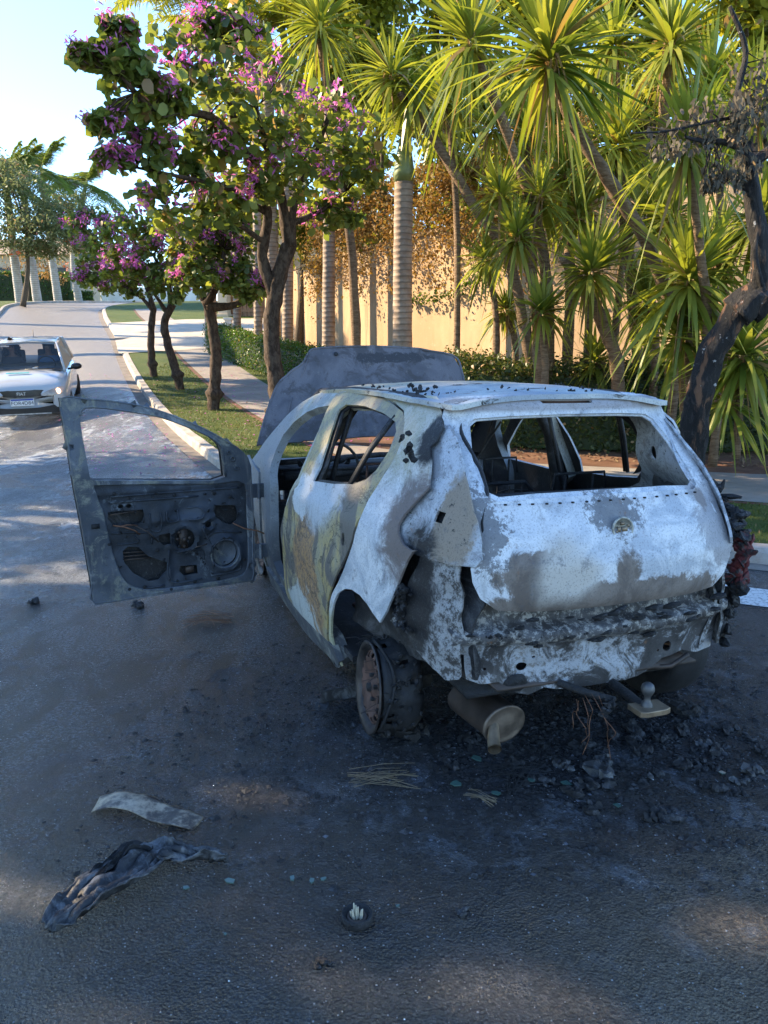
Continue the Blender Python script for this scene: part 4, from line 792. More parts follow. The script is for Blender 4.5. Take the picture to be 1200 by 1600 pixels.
def bauhinia(label, trunk, limbs, blobs, nleaf, nfl, lsize, r0, fsize=.05, nc=26):
    base = Vector(trunk[0]); t = empty('orchid_tree', base, 0, label, 'tree', 'purple flowering street trees along the kerb')
    L = lambda pts: [Vector(p)-base for p in pts]
    b = MB(); P = smooth_path(L(trunk), 4); m = len(P); rad = []
    tot = (P[-1]-P[0]).length
    for i, p in enumerate(P):
        h = (p-P[0]).length; r = r0*(1.0-.25*h/tot); r *= 1+.45*math.exp(-((h-.42)/.09)**2)+.12*math.exp(-(h/.15)**2); rad.append(r)
    b2 = MB(); P2 = [P[0].lerp(P[-1], 0)]
    # resample the bottom finely so the collar shows
    Q = [P[0]+(P[1]-P[0])*0-Vector((0, 0, .1))]; 
    for i in range(len(P)-1):
        for k in range(3): Q.append(P[i].lerp(P[i+1], k/3))
    Q.append(P[-1]); rad = []
    for p in Q:
        h = (p-P[0]).length; rad.append(r0*(1.0-.2*h/tot)*(1+.6*math.exp(-((h-.46)/.065)**2)+.1*math.exp(-(h/.1)**2)))
    b.tube(Q, rad, 12, wob=.28); b.build('trunk', B_bau, t)
    bl = MB(); nodes = []
    for pts, ra, rb in limbs: nodes += limb(bl, L(pts), ra, rb, 8, .4)[2:]
    BL = [((Vector(c)-base), r) for c, r in blobs]
    tips = []
    for c, r in BL:
        for _ in range(9): tips.append(Vector((c[0]+rnd.uniform(-1, 1)*r[0]*.8, c[1]+rnd.uniform(-1, 1)*r[1]*.8, c[2]+rnd.uniform(-1, 1)*r[2]*.8)))
    twigs(bl, tips, nodes); bl.build('limbs', B_bau, t)
    P = blob_pts([(tuple(c), r) for c, r in BL], nleaf//len(BL), .17, nc)
    leafmesh('crown', P, lsize, L_bau, t, 1.0, prof=[.5, 1.1, .95, .25], droop=.3)
    F = []
    for k in range(nfl):
        c, r = BL[rnd.randrange(len(BL))]; d = RN.normal(0, 1, 3); d /= np.linalg.norm(d); d[2] = abs(d[2])*1.0-.25; d[1] = -abs(d[1]); F.append(np.array(c)+d*np.array(r)*RN.uniform(.8, 1.15)) if k % 2 or not F else F.append(F[-1]+RN.normal(0, .07, 3))
    flowers('blossoms', F, t, fsize)
    return t
A = lambda u, v, y: at(u, v, y)
bauhinia('nearest and largest purple flowering tree, its forked trunk rising behind the raised bonnet', [A(437, 690, 11.7), A(433, 610, 11.9), A(424, 520, 12), A(434, 440, 12), A(452, 380, 12)],
 [([A(430, 470, 12), A(410, 400, 12), A(418, 330, 11.8), A(380, 230, 11.2), A(350, 130, 10.6), A(345, 60, 10.4)], .10, .03), ([A(452, 385, 12), A(458, 320, 12), A(490, 240, 12), A(520, 170, 12)], .11, .03), ([A(452, 385, 12), A(440, 310, 11.8), A(420, 240, 11.3), A(400, 170, 11)], .10, .03),
  ([A(400, 260, 11.3), A(340, 190, 10.4), A(290, 175, 9.8), A(240, 170, 9.2), A(190, 120, 8.8)], .06, .018), ([A(412, 330, 11.8), A(350, 292, 11), A(290, 278, 10.2), A(215, 262, 9.5)], .05, .015), ([A(455, 350, 12), A(500, 330, 12.2), A(540, 300, 12.4)], .05, .02), ([A(415, 380, 12), A(370, 350, 11.5), A(320, 330, 11)], .05, .015)],
 [pxblob(185, 95, 8.9, 45, 28), pxblob(240, 150, 9.2, 60, 42), pxblob(320, 110, 10, 75, 60), pxblob(420, 160, 11.3, 110, 65), pxblob(500, 205, 11.8, 80, 60), pxblob(375, 215, 11, 80, 50), pxblob(225, 235, 9.6, 55, 35), pxblob(290, 320, 10.6, 80, 40), pxblob(445, 265, 11.3, 80, 40), pxblob(550, 255, 12.3, 50, 45), pxblob(345, 45, 10.5, 60, 30), pxblob(300, 225, 10.4, 60, 35), pxblob(360, 300, 11.2, 55, 40), pxblob(520, 330, 12.3, 45, 25), pxblob(135, 80, 8.8, 22, 12), pxblob(160, 190, 9, 20, 12), pxblob(175, 245, 9.3, 22, 12), pxblob(185, 40, 9, 20, 10)],
 6600, 230, .11, .135, .06, 34)
bauhinia('flowering tree with a collared trunk and a long limb reaching right', [A(333, 652, 15.2), A(336, 600, 15.2), A(337, 550, 15.2), A(330, 500, 15.2), A(322, 470, 15.2)],
 [([A(325, 480, 15.2), A(370, 475, 15.1), A(410, 450, 14.8), A(445, 415, 14.5)], .10, .04), ([A(323, 475, 15.2), A(345, 430, 15), A(350, 390, 15)], .10, .03), ([A(322, 472, 15.2), A(300, 440, 15.2), A(285, 400, 15.2)], .08, .03)],
 [pxblob(345, 400, 15, 60, 40), pxblob(300, 375, 15, 55, 40), pxblob(380, 440, 14.8, 45, 28), pxblob(310, 425, 14.6, 45, 28), pxblob(350, 350, 15, 50, 30)], 3300, 90, .10, .118, .055, 22)
bauhinia('third purple flowering tree from the bonnet, its slim trunk bent in an S', [A(284, 618, 17.9), A(277, 585, 17.9), A(263, 540, 17.9), A(257, 505, 17.9), A(270, 475, 17.9)],
 [([A(268, 482, 17.9), A(262, 440, 17.9), A(240, 400, 17.9)], .08, .03), ([A(262, 490, 17.9), A(245, 465, 17.8), A(230, 445, 17.7)], .06, .02)],
 [pxblob(250, 400, 17.5, 55, 40), pxblob(215, 360, 17.8, 55, 32), pxblob(265, 445, 17.4, 40, 26), pxblob(200, 410, 17.6, 40, 35)], 2800, 110, .10, .10, .06, 22)
bauhinia('farthest purple flowering tree of the row, straight trunk beside the driveway', [A(243, 598, 19.8), A(237, 560, 19.8), A(236, 520, 19.8), A(240, 480, 19.8)],
 [([A(240, 485, 19.8), A(225, 440, 19.8), A(190, 400, 19.8)], .08, .03), ([A(240, 485, 19.8), A(215, 460, 19.7), A(180, 440, 19.6)], .06, .02)],
 [pxblob(170, 390, 20, 50, 38), pxblob(145, 350, 20.2, 42, 26), pxblob(200, 440, 19.8, 42, 24), pxblob(160, 430, 20, 40, 28)], 2700, 130, .10, .092, .065, 22)

# burnt tree next to the car
b0 = A(1078, 745, 6.9); bt = empty('scorched_tree', b0, 0, 'leaning tree charred black by the fire, its leaves withered grey, right of the car', 'tree')
L = lambda pts: [Vector(p)-b0 for p in pts]
b = MB(); limb(b, L([A(1076, 760, 6.9), A(1082, 690, 6.85), A(1095, 610, 6.8), A(1125, 530, 6.75), A(1160, 480, 6.7), A(1185, 455, 6.7)]), .125, .10, 14, .5); limb(b, L([A(1150, 490, 6.7), A(1175, 470, 6.68), A(1195, 480, 6.7)]), .13, .12, 12, .6)
limb(b, L([A(1182, 470, 6.7), A(1188, 400, 6.7), A(1180, 330, 6.7), A(1170, 270, 6.7), A(1162, 225, 6.7)]), .075, .06, 12, .5); b.build('trunk', B_char, bt)
b = MB(); nodes = limb(b, L([A(1164, 235, 6.7), A(1130, 222, 6.6), A(1095, 220, 6.5), A(1070, 214, 6.4)]), .035, .01, 7); nodes += limb(b, L([A(1168, 270, 6.7), A(1195, 240, 6.75), A(1240, 215, 6.8), A(1290, 160, 6.9)]), .05, .03, 8)
nodes += limb(b, L([A(1162, 230, 6.7), A(1150, 160, 6.7), A(1165, 80, 6.8), A(1140, 10, 6.8)]), .04, .015, 7); nodes += limb(b, L([A(1165, 180, 6.7), A(1110, 190, 6.5), A(1040, 205, 6.4), A(985, 208, 6.3)]), .018, .005, 6)
limb(b, L([A(1196, 470, 6.68), A(1186, 430, 6.6), A(1180, 395, 6.62), A(1186, 350, 6.66)]), .03, .012, 8)
wb = [pxblob(1070, 215, 6.5, 55, 22), pxblob(1120, 180, 6.6, 55, 28), pxblob(1170, 200, 6.6, 40, 35), pxblob(1150, 265, 6.6, 40, 22), pxblob(1180, 130, 6.8, 40, 40), pxblob(1110, 285, 6.6, 16, 12)]
wb = [((Vector(c)-b0), r) for c, r in wb]; twigs(b, [c+Vector((rnd.uniform(-1, 1)*r[0], rnd.uniform(-1, 1)*r[1], rnd.uniform(-1, 1)*r[2])) for c, r in wb for _ in range(12)], nodes, .006, 4); b.build('limbs', B_char, bt)
P = blob_pts([(tuple(c), r) for c, r in wb], 230, .2, 16); V, q, t_ = blades(P, RN.normal(0, .5, P.shape)+[0, 0, -1], RN.uniform(.03, .065, len(P)), .03, .3, 3, [.4, 1, .7, 0]); npmesh('crown', V, q, t_, L_wither, bt)

# yuccas
GZ = lambda x, y, d=0: Vector((x, y, Hz(y)+.13+d))
def head(name, c, L_, n, parent, tilt=(0, 0, 1), w=.05, mat=None, lo=-.8, droop=(.08, .6), pw=1.0):
    n = int(n*1.5); w *= .95
    tilt = np.array(tilt, float); tilt /= np.linalg.norm(tilt)
    D = RN.normal(0, 1, (n*3, 3)); D /= np.linalg.norm(D, axis=1)[:, None]; D = D[(D@tilt) > lo][:n]; e = D@tilt
    B = np.array(c)+D*.05-tilt*(1-e)[:, None]*.10*L_
    dr = droop[0]+(droop[1]-droop[0])*np.clip(.6-e, 0, 1)*RN.uniform(.4, 1.4, len(D))
    D = D+tilt*.28+RN.normal(0, .08, D.shape)
    V, q, t = blades(B, D, L_*RN.uniform(.5, 1.12, len(D)), w*RN.uniform(.6, 1.25, len(D)), dr*RN.uniform(.3, 1.9, len(D)), 4, [.6, 1, .95, .6, 0], None, .35)
    return npmesh(name, V, q, t, mat or L_yuc, parent)
def yucca(label, trunk, r, heads, dry=0):
    base = Vector(trunk[0]); t = empty('yucca_tree', base, 0, label, 'yucca', 'tall yuccas in front of the tan wall')
    b = MB(); P = limb(b, [Vector(p)-base for p in trunk], r, r*.7, 9, .35, 5); b.build('trunk', B_yuc, t)
    dry = dry or rnd.randint(0, 9)
    for (u, v, y, l, n, tl) in heads:
        h = head('leaf_head', Vector(A(u, v, y))-base, l, n, t, tl, .05 if l < .8 else .06)
        if dry:
            c = Vector(A(u, v, y))-base; DD = RN.normal(0, .28, (dry, 3))+[0, 0, -1]; V, q, tt = blades(np.array(c)+RN.normal(0, .05, (dry, 3)), DD, l*RN.uniform(.6, 1.1, dry), .025, .2, 3, [.8, 1, .6, 0]); npmesh('dead_leaves', V, q, tt, L_dry, t)
    return t
yucca('tallest yucca with a huge drooping leaf head above the car, ringed trunk leaning left', [A(1075, 660, 9.6), A(1060, 520, 9.4), A(1010, 380, 9.1), A(950, 280, 8.8), A(895, 190, 8.6), A(868, 120, 8.5)], .085, [(858, 75, 8.5, 1.1, 150, (0, -.1, 1))], 14)
yucca('yucca with an upright spiky sunlit head right of the wall shadow, low forked trunk', [A(967, 625, 10.6), A(962, 560, 10.5), A(935, 490, 10.4), A(905, 440, 10.3), A(880, 400, 10.2)], .10, [(925, 415, 9.9, .72, 120, (.1, 0, 1))])
yucca('smallest yucca, a short bright tuft in front of the wall just above the car roof', [A(851, 622, 10.2), A(852, 560, 10.2), A(846, 510, 10.2)], .06, [(846, 482, 10.1, .48, 90, (0, 0, 1))])
yucca('broad yucca left of the burnt tree, its leaves hanging almost to the hedge', [A(1078, 650, 9.0), A(1076, 540, 8.9), A(1078, 440, 8.8)], .05, [(1078, 425, 8.6, .95, 150, (0, -.1, 1)), (1060, 520, 8.9, .8, 60, (-.2, -.1, .7))], 4)
yucca('yucca with pale yellow-green tufts at the left end of the clump', [A(845, 612, 10.9), A(838, 500, 10.9), A(826, 400, 10.9), A(818, 350, 10.8)], .09, [(805, 365, 10.6, .6, 100, (-.2, 0, 1)), (780, 300, 10.9, .55, 80, (-.3, 0, 1)), (845, 300, 11, .6, 80, (.1, 0, 1))])
yucca('yucca behind the scorched branches, half its leaves yellowing and hanging down', [A(1100, 640, 8.6), A(1105, 500, 8.5), A(1090, 360, 8.2), A(1078, 260, 8)], .06, [(1078, 215, 8.0, .75, 100, (0, -.3, .8))], 6)
yucca('lowest yucca at the right edge, leaves arching over the dark hedge', [A(1150, 715, 8.6), A(1155, 640, 8.5), A(1160, 560, 8.4)], .05, [(1165, 545, 8.3, .85, 110, (0, -.2, 1)), (1140, 620, 8.5, .6, 60, (0, -.3, 1))])
yucca('yucca whose bare trunk leans left past the thickest ringed palm', [A(835, 620, 12), A(800, 420, 12), A(740, 320, 12), A(680, 220, 12), A(625, 145, 12)], .09, [(610, 110, 12, .7, 90, (-.3, 0, 1)), (640, 150, 12, .8, 50, (-.2, 0, -.6))])
yucca('yucca with a wide leaf fan at the top edge, left of the tallest yucca', [A(860, 600, 11.2), A(850, 400, 11.2), A(800, 230, 11), A(745, 90, 10.6)], .08, [(735, 55, 10.4, .95, 110, (-.2, -.1, 1))], 4)
yucca('yucca with a high dark head cut by the top edge over the flowering tree', [A(560, 640, 15.5), A(550, 400, 15), A(520, 200, 14.6), A(500, 60, 14.2)], .09, [(500, 30, 14.2, 1.1, 110, (0, 0, 1))])
yucca('yucca with a head among brown trunks high at the right edge', [A(1010, 640, 11.5), A(1020, 400, 11.3), A(1035, 200, 11), A(1045, 90, 10.8)], .08, [(1050, 60, 10.8, .9, 100, (0, 0, 1))], 14)
yucca('yucca filling the middle of the clump, pointed leaves over the forked trunk', [A(1000, 640, 11.4), A(990, 480, 11.3), A(975, 330, 11.2), A(965, 230, 11.2)], .09, [(968, 215, 11.1, .85, 120, (0, 0, 1)), (1010, 330, 11, .7, 80, (.2, 0, 1))])
yucca('yucca at the far right edge with leaves crossing behind the blackened trunk', [A(1215, 700, 9.6), A(1210, 500, 9.5), A(1190, 350, 9.4)], .07, [(1190, 330, 9.3, .9, 120, (0, 0, 1)), (1180, 160, 10, .8, 90, (0, 0, 1))])
yucca('yucca in the gap left of the tallest trunk, leaves against the wall top', [A(885, 620, 11.9), A(890, 450, 11.9), A(885, 280, 11.9)], .09, [(885, 265, 11.7, .8, 110, (0, 0, 1)), (770, 190, 11.8, .7, 80, (0, 0, 1))])

for k, (u, v, y, l, tl, lb) in enumerate([(905, 330, 11.3, .7, (.1, 0, 1), 'slender yucca with its head just above the upright spiky one'), (1010, 460, 10.8, .7, (0, 0, 1), 'yucca of medium height between the spiky head and the broad drooping one'), (760, 400, 12.2, .5, (-.2, 0, 1), 'small yellowish yucca at the wall, leftmost of the clump'), (1120, 400, 9.8, .8, (.1, 0, 1), 'yucca behind the blackened trunk just above its knot'),
    (700, 150, 12.5, .8, (0, 0, 1), 'yucca with a pale head high between the palm and the tallest yucca'), (820, 200, 12.2, .8, (0, 0, 1), 'yucca whose head hides under the huge drooping leaf head'), (1110, 120, 11.5, .8, (0, 0, 1), 'yucca high at the right below the sky gap'), (930, 560, 11, .45, (0, 0, 1), 'young yucca low at the wall foot beside the forked trunk'), (1050, 330, 10.2, .8, (0, 0, 1), 'yucca with dense leaves left of the burnt tree, halfway up'), (960, 60, 11.8, .9, (0, 0, 1), 'yucca at the top edge right of the tallest yucca'), (790, 480, 12.4, .45, (-.1, 0, 1), 'low yucca tuft against the wall right of the palm')]):
    yucca(lb, [GZ(A(u+20, v, y).x, y), A(u+15, (v+600)/2, y), A(u, v+15, y)], .06, [(u, v, y, l, 95, tl)], 8 if k % 2 else 0)
# palms
def frond(BB, c, az, el, L_, n=46, leaf=.45, droop=.9):
    """adds leaflets of one arching frond; returns the rachis points"""
    d = Vector((math.cos(az)*math.cos(el), math.sin(az)*math.cos(el), math.sin(el))); pts = []
    for i in range(13): t = i/12; pts.append(Vector(c)+d*L_*t-Vector((0, 0, 1))*droop*L_*t*t*.6)
    for i in range(n):
        t = .12+.88*i/n; k = t*12; a = int(min(k, 11)); p = pts[a].lerp(pts[a+1], k-a); tg_ = (pts[a+1]-pts[a]).normalized(); sd_ = tg_.cross(Vector((0, 0, 1))).normalized()
        for s in (-1, 1):
            dd = tg_*.55+sd_*s+Vector((0, 0, rnd.uniform(-.35, .3))); BB.append((p, dd, leaf*math.sin(math.pi*min(1, .15+t*.8))**.7*rnd.uniform(.8, 1.1)))
    return pts
def palm(name, label, group, trunk, r0, r1, shaft, fr, mat_t, mat_l, leaf=.45, cat='palm', n=46, up=(.1, 1.3), w=.03, Lr=(1.8, 2.4)):
    base = Vector(trunk[0]); t = empty(name, base, 0, label, cat, group); top = Vector(trunk[-1])-base
    b = MB(); P = smooth_path([Vector(p)-base for p in trunk], 12); m = len(P); b.tube([P[0]-Vector((0, 0, .1))]+P, [r0*1.15]+[(r0+(r1-r0)*i/(m-1))*(1+.025*math.sin(i*2.1))+r0*.12*math.exp(-i/4) for i in range(m)], 16); b.build('trunk', mat_t, t)
    d = (P[-1]-P[-4]).normalized(); e = top+d*shaft
    if shaft: b = MB(); b.tube([top, top+d*shaft*.2, top+d*shaft*.6, e], [r1*1.05, r1*1.15, r1*.85, r1*.4], 12); b.build('crown_shaft', simple('crown_shaft', (.19, .22, .07), .4, 0, .3, 3), t)
    BB = []; rb = MB()
    for k in range(fr):
        az = 2.4*k+rnd.uniform(-.2, .2); el = up[0]+(up[1]-up[0])*((k*.618) % 1); P = frond(BB, e, az, el, rnd.uniform(*Lr), n, leaf, rnd.uniform(.6, 1.1)*(1.1-el*.3)); rb.tube(P, [.022*(1-.8*i/12) for i in range(13)], 4, False)
    rb.build('frond_stem', mat_l, t)
    V, q, tt = blades([tuple(x[0]) for x in BB], [tuple(x[1]) for x in BB], np.array([x[2] for x in BB]), w, .35, 2, [1, .8, 0]); npmesh('fronds', V, q, tt, mat_l, t)
    return t
PG = 'ringed palms in front of the tan wall'
palm('ringed_palm', 'thickest ringed palm trunk standing against the middle of the tan wall', PG, [A(629, 620, 17), A(629, 450, 17), A(631, 285, 17)], .205, .19, .9, 14, B_palm, L_palm, .5, w=.04, up=(-.1, 1.2), n=40)
palm('ringed_palm', 'second ringed palm from the right, next to the thickest trunk', PG, [A(513, 590, 20.5), A(514, 400, 20.5), A(516, 190, 20.5), A(518, 60, 20.5)], .165, .13, 1.0, 13, B_palm, L_palm, .55, w=.045, n=40, Lr=(2, 3))
palm('ringed_palm', 'slim ringed palm just right of the nearest flowering trunk', PG, [A(449, 600, 22), A(450, 400, 22), A(448, 220, 22), A(445, 110, 22)], .15, .12, 1.0, 13, B_palm, L_palm, .55, w=.045, n=40, Lr=(2, 3))
palm('ringed_palm', 'ringed palm in front of the clipped hedge, seen just left of the nearest flowering trunk', PG, [A(404, 592, 21.5), A(403, 450, 21.5), A(400, 250, 21.5), A(398, 150, 21.5)], .12, .1, .9, 12, B_palm, L_palm, .5, w=.045, n=40, Lr=(1.8, 2.6))
palm('ringed_palm', 'leftmost ringed palm, at the end of the clipped hedge', PG, [A(371, 578, 24), A(370, 450, 24), A(366, 260, 24), A(360, 120, 24)], .12, .1, .9, 13, B_palm, L_palm, .5, w=.05, n=40, Lr=(2, 3))
palm('feather_palm', 'yellow-green feathery palm with fine hanging fronds at the top of the photo left of centre', None, [A(430, 560, 25), A(420, 200, 25), A(410, -20, 25)], .2, .15, 1, 22, B_palm, L_palm, .8, n=60, up=(-.5, 1.2), w=.05, Lr=(3, 4.2))
palm('feather_palm', 'feathery palm whose sunlit fronds hang behind the top of the nearest flowering tree', None, [A(330, 560, 27), A(325, 200, 27), A(318, 40, 27)], .2, .15, 1, 20, B_palm, L_palm, .8, n=60, up=(-.5, 1.2), w=.05, Lr=(2.6, 3.6))
for i, (x, y) in enumerate([(-16.6, 22.5), (-18.2, 27.5), (-19.6, 31.5), (-21.8, 36)]):
    g = Vector((x, y, Hz(y)+.13)); palm('royal_palm', ['nearest', 'second', 'third', 'fourth'][i]+' tall palm along the left pavement outside the left edge of the photo', 'tall palms along the left pavement', [g, g+Vector((.1, 0, 3.5)), g+Vector((0, .1, 7))], .3, .22, 1.2, 14, B_palmw, L_palmd, 1.0, n=30, up=(-.2, 1.2), w=.12, Lr=(2.2, 2.8))
FG = 'pale palms across the far end of the street'
for i, (u0, v0, u1, v1, y, lb) in enumerate([(33, 478, 14, 330, 47, 'pale palm trunk with a blackened foot, leftmost at the street bend'), (60, 477, 38, 315, 50, 'pale palm trunk second from the left at the street bend'), (92, 475, 70, 310, 54, 'pale palm trunk third from the left at the street bend'), (124, 474, 108, 330, 57, 'far pale palm with its crown against the sky, right of the other three')]):
    palm('royal_palm', lb, FG, [A(u0, v0+3, y), A((u0+u1)/2-1, (v0+v1)/2, y), A(u1+(18 if i == 3 else 0), v1, y)], .26, .2, 1.8, 20, B_palmw, L_palmd, .95, n=80, up=(-.35, 1.35), w=.07, Lr=(3.0, 4.2))

def tree(name, label, base, top, r, blobs, n, size, lm, cat='tree', group=None, bark=None, nc=30, cl=.2, orange=0, asp=.7, gaps=()):
    base = Vector(base); t = empty(name, base, 0, label, cat, group); b = MB(); tp = Vector(top)-base
    P = limb(b, [Vector((0, 0, -.1)), tp*.35+Vector((.15, 0, 0)), tp*.7, tp], r, r*.45, 9, .3)
    for c, rr in blobs: limb(b, [tp*.75, (Vector(c)-base).lerp(tp, .4)+Vector((0, 0, .2)), Vector(c)-base], r*.4, r*.1, 6, .2)
    b.build('trunk', bark or B_wood, t)
    BL = [(tuple(Vector(c)-base), rr) for c, rr in blobs]
    PP = blob_pts(BL, n//len(BL), cl, nc)
    for g, gr in gaps:                    # openings in the crown that let sun flecks through
        W = PP+np.array(base)-np.array(g); s_ = np.array(to_sun); d = np.linalg.norm(W-np.outer(W@s_, s_), axis=1); PP = PP[d > gr+.10*np.sin(PP[:, 2]*7)+.06*np.cos(PP[:, 1]*11)]
    leafmesh('crown', PP, size, lm, t, asp)
    if orange:
        F = [np.array(BL[rnd.randrange(len(BL))][0])+RN.normal(0, .8, 3) for _ in range(orange)]; o = flowers('blossoms', F, t, .18); o.data.materials[0] = simple('orange_petal', (.6, .12, .03), .6)
    return t
GZ = lambda x, y, d=0: Vector((x, y, Hz(y)+.13+d))
# trees behind the wall
BG = 'leafy trees behind the tan wall'
tree('broadleaf_tree', 'bright yellow-green leafy tree rising behind the wall between the palm and the flowering tree', GZ(.2, 23.5), A(590, 200, 22), .14, [pxblob(575, 60, 20, 70, 55), pxblob(610, 130, 20, 70, 50), pxblob(540, 130, 21, 60, 50), pxblob(570, -20, 21, 80, 50)], 9000, .15, L_tree, group=BG)
for i, (u, y, lb) in enumerate([(700, 21.5, 'dense sunlit tree behind the wall, right of the thickest palm'), (860, 19.5, 'dark leafy tree behind the wall above the upright spiky yucca'), (1010, 18, 'leafy tree behind the wall with sky gaps high at the right'), (1180, 16, 'leafy tree behind the wall at the right edge of the photo'), (470, 26, 'tall leafy tree behind the wall at the left end of the palms')]):
    x = (u-600)/FPX*y; bl = [pxblob(u+du, v, y+dy, ru, rv) for du, v, dy, ru, rv in ((-40, 330, 0, 95, 60), (50, 240, .6, 95, 60), (-50, 150, .2, 90, 60), (40, 50, .8, 80 if i != 2 else 40, 60 if i != 2 else 30), (-30, -30, 0, 80, 60), (60, 360, -.2, 90, 45))]
    tree('broadleaf_tree', lb, GZ(x, y), A(u, 150, y), .18, bl, 12000, .17, L_tree, group=BG)
# hedges
def hedge(label, path, w, h, n, lm, size, ht=0, group=None):
    P = smooth_path([(p[0], p[1], 0) for p in path], 5); base = GZ(P[0].x, P[0].y); t = empty('hedge', base, 0, label, 'hedge', group)
    seg = [(P[i+1]-P[i]).length for i in range(len(P)-1)]; tot = sum(seg); pts = []
    for _ in range(n):
        d = rnd.random()*tot; i = 0
        while i < len(seg)-1 and d > seg[i]: d -= seg[i]; i += 1
        p = P[i].lerp(P[i+1], min(1, d/seg[i])); tn = (P[i+1]-P[i]).normalized(); nr = Vector((tn.y, -tn.x, 0)); hh = h*(1+ht*noise.noise(Vector((p.x*1.1, p.y*1.1, 5))))
        q = rnd.random()
        if q < .38: o, z = rnd.uniform(-.5, .5)*w, hh
        elif q < .92: o, z = (-.5 if rnd.random() < .75 else .5)*w, rnd.random()*hh
        else: o, z = rnd.uniform(-.5, .5)*w, rnd.random()*hh
        j = .05+ht*.12; pts.append((p.x+nr.x*o+rnd.gauss(0, j)-base.x, p.y+nr.y*o+rnd.gauss(0, j)-base.y, Hz(p.y)+.13+z+rnd.gauss(0, j)-base.z))
    leafmesh('foliage', pts, size, lm, t, .6)
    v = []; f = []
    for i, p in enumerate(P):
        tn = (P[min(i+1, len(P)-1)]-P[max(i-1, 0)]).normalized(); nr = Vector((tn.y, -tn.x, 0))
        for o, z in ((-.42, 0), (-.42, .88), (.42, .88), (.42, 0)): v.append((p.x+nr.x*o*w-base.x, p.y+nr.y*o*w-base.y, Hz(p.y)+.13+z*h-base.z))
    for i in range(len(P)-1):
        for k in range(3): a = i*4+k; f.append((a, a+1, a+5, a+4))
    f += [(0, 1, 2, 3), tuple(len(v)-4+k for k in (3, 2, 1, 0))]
    mesh('branches', v, f, L_dark, t, False); return t  # solid core box behind the leaves, inner shade put into its dark colour
hedge('bright green clipped box hedge in sun at the foot of the left palms', [(-5.1, 24.3), (-3.7, 21.8), (-2.2, 19.4), (-.9, 17.5), (.5, 15.7), (2.3, 13.8)][::-1], .6, .8, 26000, L_hedge, .05)
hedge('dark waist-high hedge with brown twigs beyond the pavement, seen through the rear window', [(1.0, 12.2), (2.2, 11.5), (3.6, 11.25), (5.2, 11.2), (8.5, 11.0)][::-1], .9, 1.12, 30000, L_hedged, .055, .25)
def shrub(label, c, r, n, lm, size, group=None):
    b = MB(); base = GZ(c[0], c[1]); t = empty('shrub', base, 0, label, 'shrub', group)
    for k in range(9): b.tube([(0, 0, 0), (rnd.uniform(-.3, .3)*r[0], rnd.uniform(-.3, .3)*r[1], r[2]*.5), (rnd.uniform(-.8, .8)*r[0], rnd.uniform(-.8, .8)*r[1], r[2]*rnd.uniform(.8, 1.5))], [.02, .014, .006], 5)
    b.build('branches', B_wood, t); leafmesh('foliage', blob_pts([((0, 0, r[2]*.85), r)], n, .2, 40), size, lm, t, .65)
for c, r, n, lb in [((7.2, 12.3), (.9, .6, 1.1), 3500, 'tall leafy shrub at the right edge behind the scorched tree'), ((2.3, 12.6), (.8, .5, .55), 2500, 'low leafy shrub above the car roof, left of the smallest yucca'), ((3.5, 12.4), (.8, .5, .6), 2500, 'leafy shrub with reddish tips between the two sunlit yucca trunks'), ((4.6, 12.2), (.8, .5, .65), 2500, 'leafy shrub under the middle of the yucca clump'), ((5.9, 12.0), (.8, .5, .7), 2500, 'leafy shrub behind the scorched tree')]:
    shrub(lb, c, r, n, L_hedge, .07, 'loose shrubs at the foot of the yuccas')

# the tan wall with its dry climber
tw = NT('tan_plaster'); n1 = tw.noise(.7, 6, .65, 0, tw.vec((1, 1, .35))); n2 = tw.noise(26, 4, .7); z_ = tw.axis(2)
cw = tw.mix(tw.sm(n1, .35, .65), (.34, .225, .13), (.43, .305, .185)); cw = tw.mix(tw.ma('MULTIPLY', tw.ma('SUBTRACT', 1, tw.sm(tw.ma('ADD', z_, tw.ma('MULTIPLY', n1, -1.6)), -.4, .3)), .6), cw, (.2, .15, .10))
stk = tw.noise(2.4, 7, .75, .3, tw.vec((1.5, 1.5, .12))); cw = tw.mix(tw.ma('MULTIPLY', tw.sm(stk, .52, .68), .5), cw, (.16, .11, .07)); cw = tw.mix(tw.ma('MULTIPLY', tw.sm(tw.noise(7, 8, .8), .56, .68), .35), cw, (.52, .42, .3))
M_wall = tw.done(cw, .9, 0, tw.bump(n2, .4, .01), .2)
WP = [(16, 9.6), (9, 11.6), (5.6, 13.5), (2.7, 16.3), (.6, 19.7), (-1.5, 23.6), (-3.1, 27), (-4.4, 30)]
